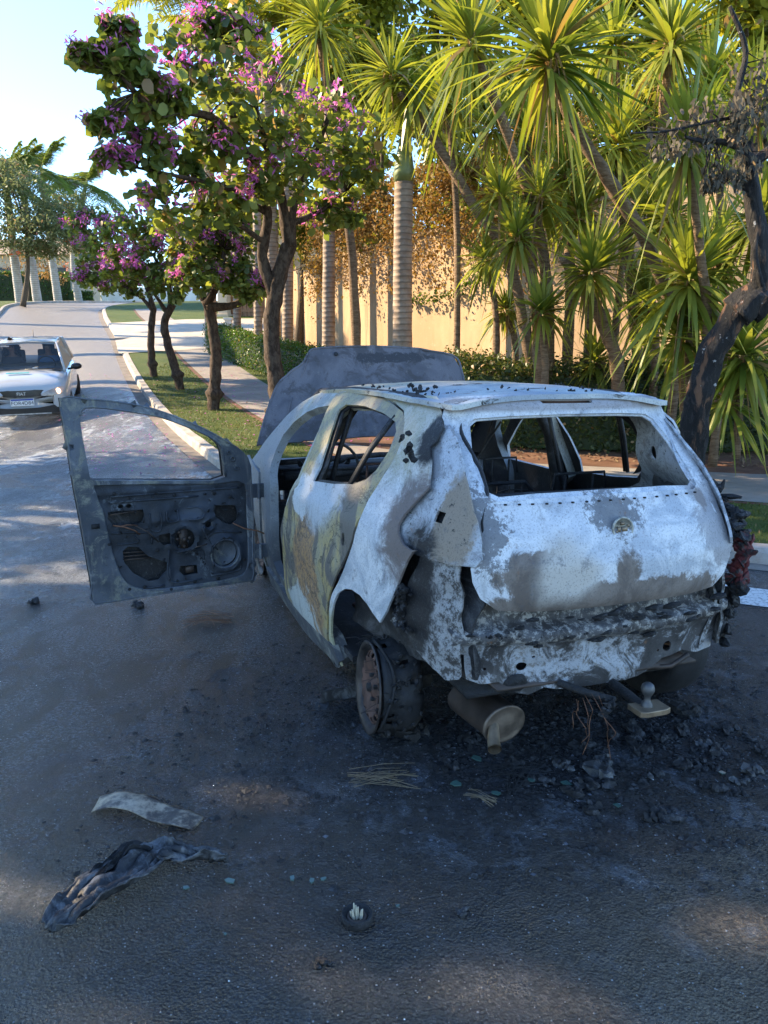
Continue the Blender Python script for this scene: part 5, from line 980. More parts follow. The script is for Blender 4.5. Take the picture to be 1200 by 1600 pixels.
def wall(name, label, pts, z1, th, mat, cat='wall', cap=True):
    P = [Vector((a, b, 0)) for a, b in pts]; b0 = GZ(pts[0][0], pts[0][1], -.3); o = empty(name, b0, 0, label, cat); v = []; f = []
    for i, p in enumerate(P):
        tn = (P[min(i+1, len(P)-1)]-P[max(i-1, 0)]).normalized(); nr = Vector((tn.y, -tn.x, 0)); q = p+nr*th
        for c, z in ((p, Hz(p.y)-.2), (p, z1), (q, z1), (q, Hz(p.y)-.2)): v.append(Vector((c.x, c.y, z))-b0)
    for i in range(len(P)-1):
        for k in range(4): a = i*4; f.append((a+k, a+(k+1) % 4, a+4+(k+1) % 4, a+4+k))
    f += [(0, 1, 2, 3), tuple(len(v)-4+k for k in (3, 2, 1, 0))]
    mesh('wall_face', v, f, mat, o, False)
    if cap:
        b = MB()
        for i in range(len(P)-1):
            a, c = P[i], P[i+1]; d = (c-a); m = (a+c)/2; tn = d.normalized(); nr = Vector((tn.y, -tn.x, 0)); rot = Matrix.Rotation(math.atan2(tn.y, tn.x), 3, 'Z'); b.box(Vector((m.x, m.y, z1+.045))+nr*th/2-b0, (d.length+.02, th+.08, .08), rot)
        b.build('coping', mat, o, False)
    return o
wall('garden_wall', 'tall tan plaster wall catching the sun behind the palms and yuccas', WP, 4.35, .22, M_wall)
vs_ = []; nn_ = 0
for _ in range(90000):
    s_ = rnd.uniform(2.55, 5.2); i = int(s_); a = Vector(WP[i]+(0,)); c = Vector(WP[i+1]+(0,)); p = a.lerp(c, s_-i); tn = (c-a).normalized(); nr = Vector((tn.y, -tn.x, 0))
    hang = 1.15+1.1*noise.noise(Vector((s_*2.4, 0, 3)))+.5*noise.noise(Vector((s_*8, 0, 9))); z = 5.75-abs(rnd.gauss(0, 1))*hang*1.0
    if z < 5.3-hang*1.8 or noise.noise(Vector((s_*9, z*1.8, 0)))*.8+.25 < rnd.random()*.7: continue
    off = .15+abs(rnd.gauss(0, .3)); p = p-nr*off; vs_.append((p.x, p.y, z)); nn_ += 1
    if nn_ > 24000: break
vb = Vector(WP[3]+(5.3,)); vn = empty('climbing_vine', vb, 0, 'dry brown climber hanging over the top of the tan wall around the palm trunk', 'vine')
leafmesh('foliage', [tuple(Vector(p)-vb) for p in vs_], .07, L_vine, vn, .7)
b = MB()
for k in range(26):
    s_ = rnd.uniform(2.6, 5.1); i = int(s_); a = Vector(WP[i]+(0,)); c = Vector(WP[i+1]+(0,)); p = a.lerp(c, s_-i); tn = (c-a).normalized(); nr = Vector((tn.y, -tn.x, 0)); p = p-nr*.15; z = 5.4; PP = []
    for j in range(6): PP.append(Vector((p.x, p.y, z))+tn*rnd.uniform(-.2, .2)-nr*rnd.uniform(0, .15)-vb); z -= rnd.uniform(.15, .45)
    b.tube(smooth_path(PP, 3), .010, 4)
b.build('stems', B_wood, vn)
st = smooth_path([Vector(WP[4]+(4.0,))+Vector((-.15, -.25, -1.0)), Vector(WP[4]+(3.0,))+Vector((.5, -1.3, -.1)), Vector(WP[3]+(3.0,))+Vector((-.9, 1.2, .1)), Vector(WP[3]+(3.5,))+Vector((-.1, -.15, .2))], 8)
sp = [p+Vector([rnd.gauss(0, .06) for _ in range(3)])-vb for p in st for _ in range(16)]; leafmesh('green_runner', [tuple(p) for p in sp], .08, L_hedge, vn, .7)
# ------------------------------------------------------------------ trees across the street (they shade the near road)
GAPS = [((.0, 1.85, 0), .24), ((1.1, 2.05, 0), .26), ((-1.2, 2.1, 0), .24), ((-.45, 2.62, 0), .24), ((-2.3, 5.6, 0), .4), ((.35, 3.5, .85), .17), ((.15, 3.3, 1.2), .14), ((-.6, 4.9, .5), .16), ((-3.2, 7.6, 0), .5)]
SG = 'big shade trees on the left side of the street'
for (x, y, lb) in [(-13.2, .4, 'dense shade tree behind the camera on the left side of the street'), (-13.0, 5.8, 'dense shade tree opposite the burnt car, outside the left edge'), (-13.4, 10.6, 'dense shade tree on the left side level with the raised bonnet'), ]:
    bl = [((x+dx, y+dy, z), (2.3, 2.3, 1.5)) for dx, dy, z in ((0, 0, 8.6), (-1, 1.6, 7.2), (.6, -1.7, 7.0), (1.4, 1.0, 5.6), (-.3, -1.4, 4.9), (.8, .3, 8.9), (0, 1.2, 4.4), (-1, 0, 3.4))]
    tree('shade_tree', lb, GZ(x, y), (x, y, 6), .2, bl, 9000, .27, L_dark, group=SG, nc=34, cl=.22, gaps=GAPS)
x, y = -13.6, 19.5
tree('shade_tree', 'shade tree on the left verge, a sprig of it showing at the left edge', GZ(x, y), (x, y, 5.5), .15, [((x, y, 6.4), (1.8, 1.8, 1.2)), ((x+1.5, y, 7.4), (1.6, 1.4, .9)), ((x+3.3, y+.2, 7.7), (1.0, .8, .45)), ((x-.6, y+1, 7.6), (1.6, 1.6, 1))], 3200, .16, L_dark, group=SG)
# ------------------------------------------------------------------ far end of the street
tree('flame_tree', 'bushy tree with a few orange flowers in front of the pale palm crowns', GZ(-19.6, 44), A(45, 330, 44), .16, [pxblob(15, 300, 44, 55, 40), pxblob(70, 345, 44, 48, 30), pxblob(-20, 345, 44, 60, 40), pxblob(35, 362, 43, 70, 24), pxblob(95, 360, 45, 25, 16), pxblob(-5, 270, 45, 50, 35), pxblob(105, 325, 46, 35, 28), pxblob(130, 375, 46, 30, 18), pxblob(60, 385, 44, 50, 14)], 14000, .22, leafmat('olive_leaf', [(.10, .14, .05), (.18, .21, .08), (.27, .28, .12)], .5, .5), nc=40, cl=.22, orange=16, asp=.35)
hedge('tall clipped green hedge behind the pale palms at the far end', [(-42, 58), (-33, 60), (-24, 62.5)], 1.2, 2.2, 16000, L_hedge, .14)
hedge('low round hedge at the far bend beside the white wall', [(-23.5, 61), (-22.4, 62)], 1.2, .8, 2500, L_hedge, .14)
M_cream = simple('cream_render', (.55, .43, .30), .85, 0, .12, 2, .1); M_white = simple('white_render', (.72, .7, .66), .8, 0, .06, 2, .1); M_roof = simple('clay_tiles', (.38, .27, .18), .85, 0, .3, 6, .6); M_dk = simple('dark_opening', (.05, .045, .04), .5)
h = empty('house', GZ(-36, 72), 0, 'tan house with a white balustrade half hidden behind the pale palms', 'house'); b = MB(); b.box((0, 0, 2.0), (22, 6, 4.2)); b.build('wall', M_cream, h, False)
b = MB(); b.add([(-11.5, -3.6, 4.1), (11.5, -3.6, 4.1), (11.5, 3.6, 4.1), (-11.5, 3.6, 4.1), (-8, 0, 5.8), (8, 0, 5.8)], [(0, 1, 5, 4), (1, 2, 5), (2, 3, 4, 5), (3, 0, 4), (0, 3, 2, 1)]); b.build('roof', M_roof, h, False)
for x in (-6, -1, 4, 8.5): b = MB(); b.box((x, -3.03, 2.5), (1.4, .06, 1.2)); b.build('window', M_dk, h, False)
b = MB(); b.box((3, -3.6, 2.0), (12, .12, .12)); b.box((3, -3.6, 1.2), (12, .12, .12)); [b.box((-2.8+k*.4, -3.6, 1.6), (.1, .08, .7)) for k in range(30)]; b.build('balustrade', M_white, h, False)
h = empty('garden_wall', GZ(-20, 66), 0, 'low white wall at the crest of the street left of the flowering trees', 'wall'); b = MB(); b.box((1.5, 0, .6), (9, .25, 1.5)); b.box((-2.6, -.1, .9), (.5, .5, 2.2)); b.box((1.2, -.1, .9), (.5, .5, 2.2)); b.build('wall_face', M_white, h, False)
tree('bare_shrub', 'twiggy pale shrub with reddish leaves between the hedge and the pale palms', GZ(-25, 57), GZ(-25, 57, 2.4), .08, [(tuple(GZ(-25, 57, 2.6)), (1.6, 1, 1)), (tuple(GZ(-23.2, 58, 2.2)), (1.2, 1, .9))], 900, .16, L_dry, 'shrub')
tree('broadleaf_tree', 'round dark tree beyond the white wall above the street crest', GZ(-16, 72), GZ(-16, 72, 3), .2, [(tuple(GZ(-16, 72, 3.2)), (3.2, 2, 1.7)), (tuple(GZ(-10, 74, 3.6)), (4, 2, 2)), (tuple(GZ(-3, 74, 3.6)), (5, 2, 2.4))], 9000, .3, L_tree)
tree('broadleaf_tree', 'yellow-green tree beyond the driveway house, seen between the flowering trunks', GZ(-9, 47), GZ(-9, 47, 2.4), .2, [(tuple(GZ(-9, 47, 2.6)), (2.6, 2, 1.6)), (tuple(GZ(-6, 48, 3.4)), (3, 2, 2.2)), (tuple(GZ(-3, 46, 3.5)), (3, 2, 2.4))], 9000, .22, L_palm)
# house with a timber gate at the driveway
h = empty('house', GZ(-3.2, 35.5), R(-14), 'cream house with columns and a brown timber gate at the end of the driveway', 'house')
b = MB(); b.box((0, .6, 1.7), (9, .3, 3.8)); b.box((0, .3, 3.75), (9.6, 1.6, .3)); b.build('wall', M_cream, h, False)
for x in (-4.2, -1.2, 1.2): b = MB(); b.box((x, .2, 1.6), (.45, .45, 3.6)); b.box((x, .2, 3.45), (.6, .6, .14)); b.box((x, .2, .1), (.6, .6, .3)); b.build('column', M_cream, h, False, .02)
tg_ = MB(); [tg_.box((-3.9+k*.2, .42, 1.1), (.17, .06, 2.1)) for k in range(13)]; tg_.box((-2.7, .38, 1.9), (2.6, .05, .12)); tg_.box((-2.7, .38, .4), (2.6, .05, .12)); tg_.build('gate', simple('varnished_timber', (.22, .10, .04), .5), h, False)
b = MB(); b.box((0, 0, .35), (.22, .22, .8)); b.box((0, 0, .78), (.3, .3, .08)); o = b.build('bollard', M_white, None, False, .01); o.location = GZ(-5.1, 26.5); tag(o, 'small white post at the corner of the driveway', 'post')

# ------------------------------------------------------------------ white car coming down the street
wy = 17.3; cx_ = -7.6; fw = Vector((.30, -.954, 0)).normalized(); sl = .0045*2*(wy-5); fw3 = Vector((fw.x, fw.y, fw.y*sl)).normalized(); up3 = Vector((0, -sl, 1)); lf3 = up3.cross(fw3).normalized(); up3 = fw3.cross(lf3).normalized()
wc = empty('approaching_car', (cx_, wy, Hxy(cx_, wy)), 0, 'white hatchback driving down the street with one headlight catching the light', 'car')
wc.rotation_euler = Matrix((fw3, lf3, up3)).transposed().to_euler()
tp = NT('white_paint'); M_wp = tp.done((.46, .48, .49), .22, 0, None, .5, .6)
M_bk = simple('black_trim', (.015, .015, .017), .35, 0, .2, 20, .1)
gl = NT('windscreen_glass'); gl.done((.02, .03, .035), .04); gl.b.inputs['Alpha'].default_value = .42; M_glass = gl.m
def loft(st, mat, name, parent, closed_ends=True):
    """st: list of (x, [(y, z) from bottom centre to top centre])"""
    b = MB(); v = []; f = []; m = None
    for x, pr in st:
        full = [(x+(q[2] if len(q) > 2 else 0), q[0], q[1]) for q in pr]; full += [(p[0], -p[1], p[2]) for p in full[::-1][1:-1]]
        m = len(full); v += full
    for i in range(len(st)-1):
        for k in range(m): a = i*m; f.append((a+k, a+(k+1) % m, a+m+(k+1) % m, a+m+k))
    if closed_ends: f.append(tuple(range(m))); f.append(tuple((len(st)-1)*m+k for k in range(m-1, -1, -1)))
    b.add(v, f); o = b.build(name, mat, parent); s = o.modifiers.new('s', 'SUBSURF'); s.levels = 1; s.render_levels = 1; return o
def sec(w, zb, zt, zl=.2, hood=.0): return [(0, zl), (w*.85, zl), (w*.97, zl+.1), (w*1.0, .42), (w*1.0, .62), (w*.985, zb-.06), (w*.93, zb), (w*.6, zt-.005), (0, zt)]
loft([(-2.0, sec(.66, .80, .84, .32)), (-1.95, sec(.76, .86, .9, .25)), (-1.4, sec(.84, .90, .93)), (0, sec(.86, .92, .95)), (.75, sec(.86, .93, .97)), (1.0, sec(.855, .92, .98)), (1.5, sec(.84, .86, .93)), (1.8, sec(.80, .78, .83)), (1.93, sec(.74, .70, .75)), (1.99, sec(.64, .62, .66, .26)), (2.0, sec(.55, .58, .62, .3))], M_wp, 'body', wc)
gh = [(-1.95, .9, .66, .95, .60), (-1.5, .92, .70, 1.38, .52), (-.9, .92, .73, 1.48, .54), (-.1, .92, .74, 1.50, .56), (.25, .93, .74, 1.46, .56), (1.02, .95, .74, .97, .70)]
roof_o = loft([(-1.62, [(0, 1.40), (.50, 1.37), (.54, 1.39), (.50, 1.415), (0, 1.43)]), (-.9, [(0, 1.45), (.53, 1.43), (.575, 1.45), (.53, 1.475), (0, 1.495)]), (-.1, [(0, 1.465), (.54, 1.44), (.59, 1.46), (.54, 1.485), (0, 1.51)]), (.22, [(0, 1.425), (.54, 1.40), (.585, 1.42), (.54, 1.445), (0, 1.465)])], M_wp, 'roof', wc)
for s in (1, -1):
    b = MB(); b.tube([(1.02, s*.75, .93), (.62, s*.665, 1.20), (.20, s*.575, 1.43)], [.03, .026, .026], 8); b.build('screen_pillar', M_wp, wc)
    b = MB(); b.add([(.98, s*.765, .93), (.2, s*.60, 1.41), (-.9, s*.585, 1.42), (-1.5, s*.62, 1.1), (-1.6, s*.72, .92)], [(0, 1, 2, 3, 4)]); b.build('side_window', M_bk, wc, False)
    b = MB(); b.tube([(-1.95, s*.66, .9), (-1.62, s*.54, 1.39)], [.09, .05], 8); b.build('rear_pillar', M_wp, wc)
    b = MB(); M1 = Matrix.Translation((.88, s*.97, 1.0)) @ Matrix.Rotation(R(-90), 4, 'Y'); b.lathe([(.0, -.09), (.05, -.085), (.085, -.04), (.09, .0), (.075, .03), (0, .035)], M1 @ Matrix.Scale(.75, 4, Vector((1, 0, 0))) @ Matrix.Scale(1.25, 4, Vector((0, 1, 0))), 16); b.tube([(.9, s*.80, .95), (.89, s*.92, .97)], .025, 6); b.build('mirror', M_bk, wc)
    wl = []
    for xw in (1.27, -1.25):
        b = MB(); Aw = Matrix.Translation((xw, s*.80, .29)) @ Matrix.Rotation(R(-90*s), 4, 'X'); b.lathe([(.18, -.1), (.27, -.1), (.295, -.06), (.295, .0), (.27, .045), (.19, .05), (.18, .0)], Aw, 28); w_ = b.build('wheel', M_tyre, wc)
        b = MB(); b.lathe([(.19, .04), (.17, .02), (.05, .015), (0, .03)], Aw, 20); b.build('rim', M_steel, w_)
        b = MB(); b.lathe([(.30, .075), (.36, .070), (.375, .03), (.375, -.1)], Matrix.Translation((xw, s*.79, .30)) @ Matrix.Rotation(R(-90*s), 4, 'X'), 30); 
    # headlamp
    o = panel('headlamp', [(s*.34, .60), (s*.44, .66), (s*.60, .71), (s*.745, .74), (s*.765, .68), (s*.73, .615), (s*.60, .58), (s*.45, .575)], lambda y, z: (2.05-.42*max(0, abs(y)-.3)**1.6-.30*max(0, z-.6), y, z), simple('headlamp_glass', (.35, .3, .27), .12, 0, .2, 9), wc, [], .05, .01, 0, 2)
    b = MB(); b.lathe([(.0, .018), (.045, .014), (.058, -.004)], Matrix.Translation((1.965, s*.655, .655)) @ Matrix.Rotation(R(90), 4, 'Y') @ Matrix.Rotation(R(25*s), 4, 'X'), 18)
    lm = simple('lamp_reflector', (.8, .66, .5), .15, .2, .1)
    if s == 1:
        e = NT('lamp_glint'); e.done((1, .8, .6), .3); e.b.inputs['Emission Color'].default_value = (1, .62, .33, 1); e.b.inputs['Emission Strength'].default_value = 1.2; lm = e.m  # headlight catching the light: its warm glint is put in as emission
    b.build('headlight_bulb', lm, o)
gr_ = panel('grille', [(-.52, .60), (-.3, .575), (0, .57), (.3, .575), (.52, .60), (.44, .65), (.36, .69), (0, .70), (-.36, .69), (-.44, .65)], lambda y, z: (2.055-.09*(abs(y)/.4)**2-.12*max(0, z-.6), y, z), M_bk, wc, [], .06, .02, 0, 2)
panel('bumper_intake', [(-.66, .40), (-.3, .36), (.3, .36), (.66, .40), (.70, .30), (.62, .24), (.3, .22), (-.3, .22), (-.62, .24), (-.70, .30)], lambda y, z: (2.05-.10*(abs(y)/.66)**3, y, z), M_bk, wc, [], .08, .02, 0, 2)
b = MB(); b.box((2.06, 0, .245), (.02, 1.0, .02)); b.build('bumper_trim', simple('silver_trim', (.5, .5, .5), .3, .6), wc, False)
def text(s, size, M, mat, name, parent, ext=.001, sx=1):
    cu = bpy.data.curves.new('t', 'FONT'); cu.body = s; cu.size = size; cu.extrude = ext; cu.align_x = 'CENTER'; cu.align_y = 'CENTER'; to = bpy.data.objects.new('t', cu); COL.objects.link(to); bpy.context.view_layer.update()
    me = bpy.data.meshes.new_from_object(to.evaluated_get(bpy.context.evaluated_depsgraph_get())); bpy.data.objects.remove(to); me.materials.clear(); me.materials.append(mat)
    o = bpy.data.objects.new(name, me); COL.objects.link(o); o.parent = parent; o.matrix_local = M @ Matrix.Scale(sx, 4, Vector((1, 0, 0))); return o
FR = Matrix(((0, 0, 1, 0), (1, 0, 0, 0), (0, 1, 0, 0), (0, 0, 0, 1)))            # text x -> local y, text y -> local z, faces +x
b = MB(); b.box((2.07, 0, .475), (.012, .42, .135)); pl = b.build('number_plate', simple('plate_white', (.72, .74, .76), .4, 0, .02), wc, False, .003)
b = MB(); b.box((2.078, 0, .526), (.004, .40, .028)); b.build('plate_band', simple('plate_blue', (.02, .06, .35), .4), pl, False)
text('FOR4D84', .098, Matrix.Translation((2.079, 0, .46)) @ FR, simple('plate_letters', (.02, .02, .03), .5), 'plate_number', pl)
text('FIAT', .085, Matrix.Translation((2.068, 0, .635)) @ FR, simple('chrome', (.7, .72, .75), .25, .6), 'badge', gr_, .004)
b = MB(); b.add([(1.0, -.72, .965), (1.0, .72, .965), (.24, .565, 1.435), (.24, -.565, 1.435), (1.06, 0, .975), (.30, 0, 1.455)], [(0, 4, 5, 3), (4, 1, 2, 5)]); b.build('windscreen', M_glass, wc, True)
b = MB(); b.box((.85, 0, .93), (.5, 1.35, .05)); b.build('dashboard', M_bk, wc, False)
b = MB()
for y in (.36, -.36): b.box((-.35, y, 1.0), (.14, .46, .5), Matrix.Rotation(R(-12), 3, 'Y')); b.box((-.42, y, 1.28), (.10, .24, .16))
b.build('seat', simple('seat_cloth', (.06, .07, .09), .8), wc, True, .03)
b = MB(); b.box((-.8, 0, .9), (1.7, 1.3, .2)); b.build('cabin_floor', M_bk, wc, False)
b = MB(); b.tube([(.42, .36+.17*math.cos(a), 1.0+.17*math.sin(a)) for a in np.linspace(0, 6.4, 20)], .014, 6); b.build('steering_wheel', M_bk, wc)
b = MB(); b.tube([(-.2, .1, 1.50), (-.26, .1, 1.68)], .006, 5); b.build('antenna', M_bk, wc)
b = MB(); b.tube([(1.04, -.6, .975), (1.02, -.1, .985)], .008, 4); b.tube([(1.06, 0, .985), (1.0, .55, .985)], .008, 4); b.build('wiper', M_bk, wc)
b = MB(); b.box((1.38, -.10, .957), (.06, .42, .006), Matrix.Rotation(R(7), 3, 'Y')); b.build('bonnet_sticker', simple('teal_sticker', (.03, .35, .36), .5), wc, False)
b = MB(); b.box((.30, -.42, 1.385), (.01, .16, .035), Matrix.Rotation(R(-55), 3, 'Y')); b.build('screen_sticker', M_white, wc, False)
# person on the passenger seat and the driver
def person(label, loc, hairc, shirt, skin, curly):
    p = bpy.data.objects.new('person', bpy.data.meshes.new('person')); me = p.data
    sk = [((0, 0, 0), .15), ((0, 0, .18), .14), ((.0, 0, .36), .15), ((.02, 0, .47), .07), ((.03, 0, .53), .055), ((.04, 0, .62), .085), ((.045, 0, .70), .08), ((0, .17, .40), .07), ((0, -.17, .40), .07), ((.06, .22, .2), .05), ((.06, -.22, .2), .05), ((.28, .14, .18), .04), ((.28, -.14, .18), .04), ((.36, .13, .20), .035), ((.36, -.13, .20), .035), ((.40, .14, .02), .09), ((.40, -.14, .02), .09), ((.118, 0, .625), .016)]
    ed = [(0, 1), (1, 2), (2, 3), (3, 4), (4, 5), (5, 6), (2, 7), (2, 8), (7, 9), (8, 10), (9, 11), (10, 12), (11, 13), (12, 14), (0, 15), (0, 16), (5, 17)]
    me.from_pydata([s[0] for s in sk], ed, []); COL.objects.link(p); mo = p.modifiers.new('k', 'SKIN')
    for i, s in enumerate(sk): me.skin_vertices[0].data[i].radius = (s[1], s[1]*.95)
    me.skin_vertices[0].data[0].use_root = True
    ss = p.modifiers.new('s', 'SUBSURF'); ss.levels = ss.render_levels = 2
    t = NT('skin_and_shirt'); z = t.axis(2); t.done(t.mix(t.sm(z, .44, .455), shirt, skin), .6); me.materials.append(t.m)
    b = MB()
    for s in (1, -1): b.lathe([(0, .004), (.009, .002), (.012, -.004)], Matrix.Translation((.122, s*.032, .655)) @ Matrix.Rotation(R(90), 4, 'Y'), 10)
    b.build('eyes', M_bk, p)
    b = MB(); b.tube([(.118, -.025, .585), (.126, 0, .583), (.118, .025, .585)], .006, 5); b.build('mouth', simple('lips', (.25, .08, .07), .5), p)
    if curly:
        P = RN.normal(0, 1, (700, 3)); P /= np.linalg.norm(P, axis=1)[:, None]; P = P[(P[:, 0] < .45) | (P[:, 2] > .6)]*[.12, .14, .14]+[.0, 0, .68]; P[:, 2] -= (np.abs(P[:, 1]) > .07)*RN.uniform(0, .18, len(P))
        leafmesh('hair', P, .06, simple('dark_hair', hairc, .6), p, .7)
    else:
        b = MB(); b.lathe([(.105, -.02), (.108, .03), (.09, .075), (.05, .10), (0, .108)], Matrix.Translation((.02, 0, .68)), 18); b.build('hair', simple('short_hair', hairc, .6), p)
    tag(p, label, 'person'); p.matrix_world = wc.matrix_basis @ Matrix.Translation(loc); return p
person('person with dark curly hair in a dark top, behind the left of the windscreen', (-.20, -.36, .68), (.015, .01, .008), (.05, .05, .06), (.26, .15, .10), True)
person('person with short hair in a blue shirt, driving the white hatchback', (-.22, .36, .68), (.02, .015, .012), (.10, .2, .4), (.3, .18, .12), False)

# ------------------------------------------------------------------ debris on the road
def G(u, v): # road point seen at a pixel
    d = ray(u, v); return d*(-CAM_H/d.z)+Vector((0, 0, CAM_H))
def bent_sheet(name, label, cat, P, W, mat, th=.004, rough=.0, ny=14, curl=0, group=None, lift=None, step=None):
    """P: centre line points (pixels on the road), W: half widths in metres, lift: heights"""
    C = smooth_path([G(*p) for p in P], 8); m = len(C); c0 = C[m//2].copy(); c0.z = 0; v = []; f = []
    for i, c in enumerate(C):
        t = (C[min(i+1, m-1)]-C[max(i-1, 0)]).normalized(); nr = Vector((t.y, -t.x, 0)); s_ = i/(m-1)*(len(W)-1); a = int(min(s_, len(W)-2)); w = W[a]+(W[a+1]-W[a])*(s_-a); h = 0
        if lift: a = int(min(i/(m-1)*(len(lift)-1), len(lift)-2)); h = lift[a]+(lift[a+1]-lift[a])*(i/(m-1)*(len(lift)-1)-a)
        for k in range(ny+1):
            q = k/ny*2-1; p = c+nr*q*w*(1+rough*6*noise.noise(Vector((i*.35, q*2, 4)))); z = .006+h*(1-.3*q*q)+curl*q*q+abs(noise.noise(Vector((i*.09, q*2.6, 1))))*rough*3.2+abs(noise.noise(Vector((i*.3, q*5+i*.1, 2))))*rough*1.2; v.append(Vector((p.x, p.y, z))-c0)
    for i in range(m-1):
        for k in range(ny): a = i*(ny+1)+k; f.append((a, a+1, a+ny+2, a+ny+1))
    o = mesh(name, v, f, mat); o.location = c0; s_ = o.modifiers.new('s', 'SOLIDIFY'); s_.thickness = th; s_.offset = 1; return tag(o, label, cat, group)
tpl = NT('burnt_plate'); nb = tpl.noise(16, 6, .7); M_pl = tpl.done(tpl.mix(tpl.sm(nb, .4, .62), (.38, .30, .21), (.07, .055, .045)), .4, .5, tpl.bump(tpl.noise(40, 5), .5, .004))
o = bent_sheet('scorched_number_plate', 'bent scorched metal number plate with raised worn edges lying on the left of the road', 'number plate', [(150, 1262), (190, 1262), (235, 1272), (275, 1285), (310, 1292)], [.05, .052, .052, .05, .04], M_pl, .003, .0, 12, .004, lift=[.002, .028, .03, .006, .018, .002])
# raised characters are burnt away; only their embossed strokes remain
b = MB()
for k in range(6):
    p = G(178+k*21, 1262+k*5.2)-o.location
    for j in range(3): b.tube([p+Vector((rnd.uniform(-.012, .012), rnd.uniform(-.03, .03), .04)), p+Vector((rnd.uniform(-.012, .012), rnd.uniform(-.03, .03), .04))], .0018, 4)
b2 = b; 
ch = NT('charred_plastic'); nb = ch.noise(14, 7, .75, .6); M_cp = ch.done(ch.mix(ch.sm(nb, .45, .66), (.02, .02, .021), (.13, .135, .14)), .55, 0, ch.bump(ch.noise(60, 5), .8, .004), .5)
bent_sheet('charred_strip', 'long crumpled strip of charred grey plastic with a frayed tail, bottom left of the road', 'debris', [(78, 1460), (110, 1440), (150, 1415), (200, 1385), (240, 1352), (275, 1350), (320, 1348), (355, 1352)], [.04, .065, .075, .085, .07, .03, .028, .008], M_cp, .004, .02, 22, .012, lift=[.0, .02, .03, .028, .02, .008, .006, 0])
bent_sheet('charred_strip', 'narrow blackened sliver folded against the upper edge of the crumpled grey strip', 'debris', [(120, 1425), (160, 1385), (205, 1350), (240, 1345)], [.01, .025, .03, .02], M_crust, .004, .02, 10, .01, lift=[.01, .03, .03, .01])
t = empty('fuel_cap', G(558, 1440), 0, 'small round black cap with a pale ashy tuft on top, bottom centre of the road', 'cap')
b = MB(); b.lathe([(.040, 0), (.046, .006), (.046, .024), (.042, .03), (.036, .026), (.030, .016), (0, .014)], Matrix.Identity(4), 30); b.build('ring', M_black, t)
b = MB()
for k in range(16): a = rnd.uniform(0, 6.28); r = rnd.uniform(0, .016); b.tube([(r*math.cos(a), r*math.sin(a), .014), (r*1.3*math.cos(a), r*1.3*math.sin(a), rnd.uniform(.03, .055))], [.004, .002], 5, wob=.8)
b.build('ash', simple('pale_ash', (.5, .45, .33), .8), t, False)
b = MB(); b.lathe([(.030, .016), (.03, .02), (.022, .022), (.02, .016)], Matrix.Identity(4), 24); b.build('inner_ring', M_steel, t)
# angle bracket beside the rear wheel
t = empty('steel_bracket', G(505, 1100), R(24), 'L-shaped steel bracket lying beside the rimless rear wheel', 'bracket')
b = MB(); b.box((.10, 0, .035), (.22, .004, .06)); b.box((-.02, -.03, .004), (.06, .07, .004), Matrix.Rotation(R(-30), 3, 'Z')); b.build('plate', M_cp, t, False, .001)
b = MB(); b.lathe([(.006, 0), (.006, .006), (0, .007)], Matrix.Translation((-.03, -.03, .006)), 10); b.build('bolt', M_steel, t)
def lump(label, u, v, r, mat=M_crust, group=None, name='char_lump', flat=.5):
    g = G(u, v); b = MB()
    for k in range(7):
        p = Vector((rnd.gauss(0, r*.5), rnd.gauss(0, r*.4), r*flat*rnd.uniform(.2, .8))); q = p+Vector((rnd.gauss(0, r*.6), rnd.gauss(0, r*.6), r*.2)); b.tube([p, p.lerp(q, .5), q], [r*.25, r*.45, r*.15], 7, wob=1.0)
    o = b.build(name, mat, None, False); o.location = g; return tag(o, label, 'debris', group)
lump('small black char lump alone on the left of the road level with the door', 55, 942, .045)
lump('flat black plastic scrap under the lower edge of the open door', 215, 948, .05, flat=.3)
lump('curled dark scrap on the brown asphalt at the lower right', 1032, 1277, .035, flat=.3)
lump('black crumb left of the ash-topped cap on the asphalt', 500, 1506, .02)
lump('tangled char heap under the burnt rear wheel', 650, 1150, .06)
lump('grey ash heap below the hanging wires', 940, 1205, .06, M_cp, flat=.3)
lump('pale ash flake pile behind the silencer', 880, 1198, .035, M_cp, flat=.4)
lump('charred heap by the far rear tyre', 1075, 1120, .07, flat=.4)
lump('small grey char piece on the asphalt right of the ash-topped cap', 720, 1428, .018, M_cp)
for k in range(44):
    u = rnd.choice([rnd.gauss(700, 90), rnd.gauss(960, 130), rnd.gauss(1080, 60)]); v = 1140+abs(rnd.gauss(0, 55))+(600-min(u, 600))*.1
    lump('charred crumpled fragment in the band of ash behind the car', u, v, rnd.uniform(.018, .045), M_crust if k % 6 else M_cp, 'charred fragments in the ash behind the car', flat=.35)
# shards of greenish glass
gs = NT('shard_glass'); M_sh = gs.done(gs.mix(.5, (.045, .095, .08), (.06, .11, .095)), .15, 0, gs.bump(gs.noise(30, 3), .3, .003), .6)
def shard(u, v, r, label):
    g = G(u, v); n = rnd.randint(4, 6); a0 = rnd.uniform(0, 6); top = []; z0 = rnd.uniform(.002, .008)
    r *= .85; pts = [(r*rnd.uniform(.35, 1)*math.cos(a0+6.283*k/n), r*rnd.uniform(.4, .9)*math.sin(a0+6.283*k/n)) for k in range(n)]; tilt = rnd.uniform(-.35, .35)
    v_ = [(x, y, z0+.002+tilt*x*.4+r*.1) for x, y in pts]+[(x, y, z0+.005+tilt*x*.4+r*.15) for x, y in pts]; f = [tuple(range(n-1, -1, -1)), tuple(range(n, 2*n))]+[(k, (k+1) % n, n+(k+1) % n, n+k) for k in range(n)]
    o = mesh('glass_shard', v_, f, M_sh, None, False); o.location = g; return tag(o, label, 'glass', 'glass shards scattered on the road')
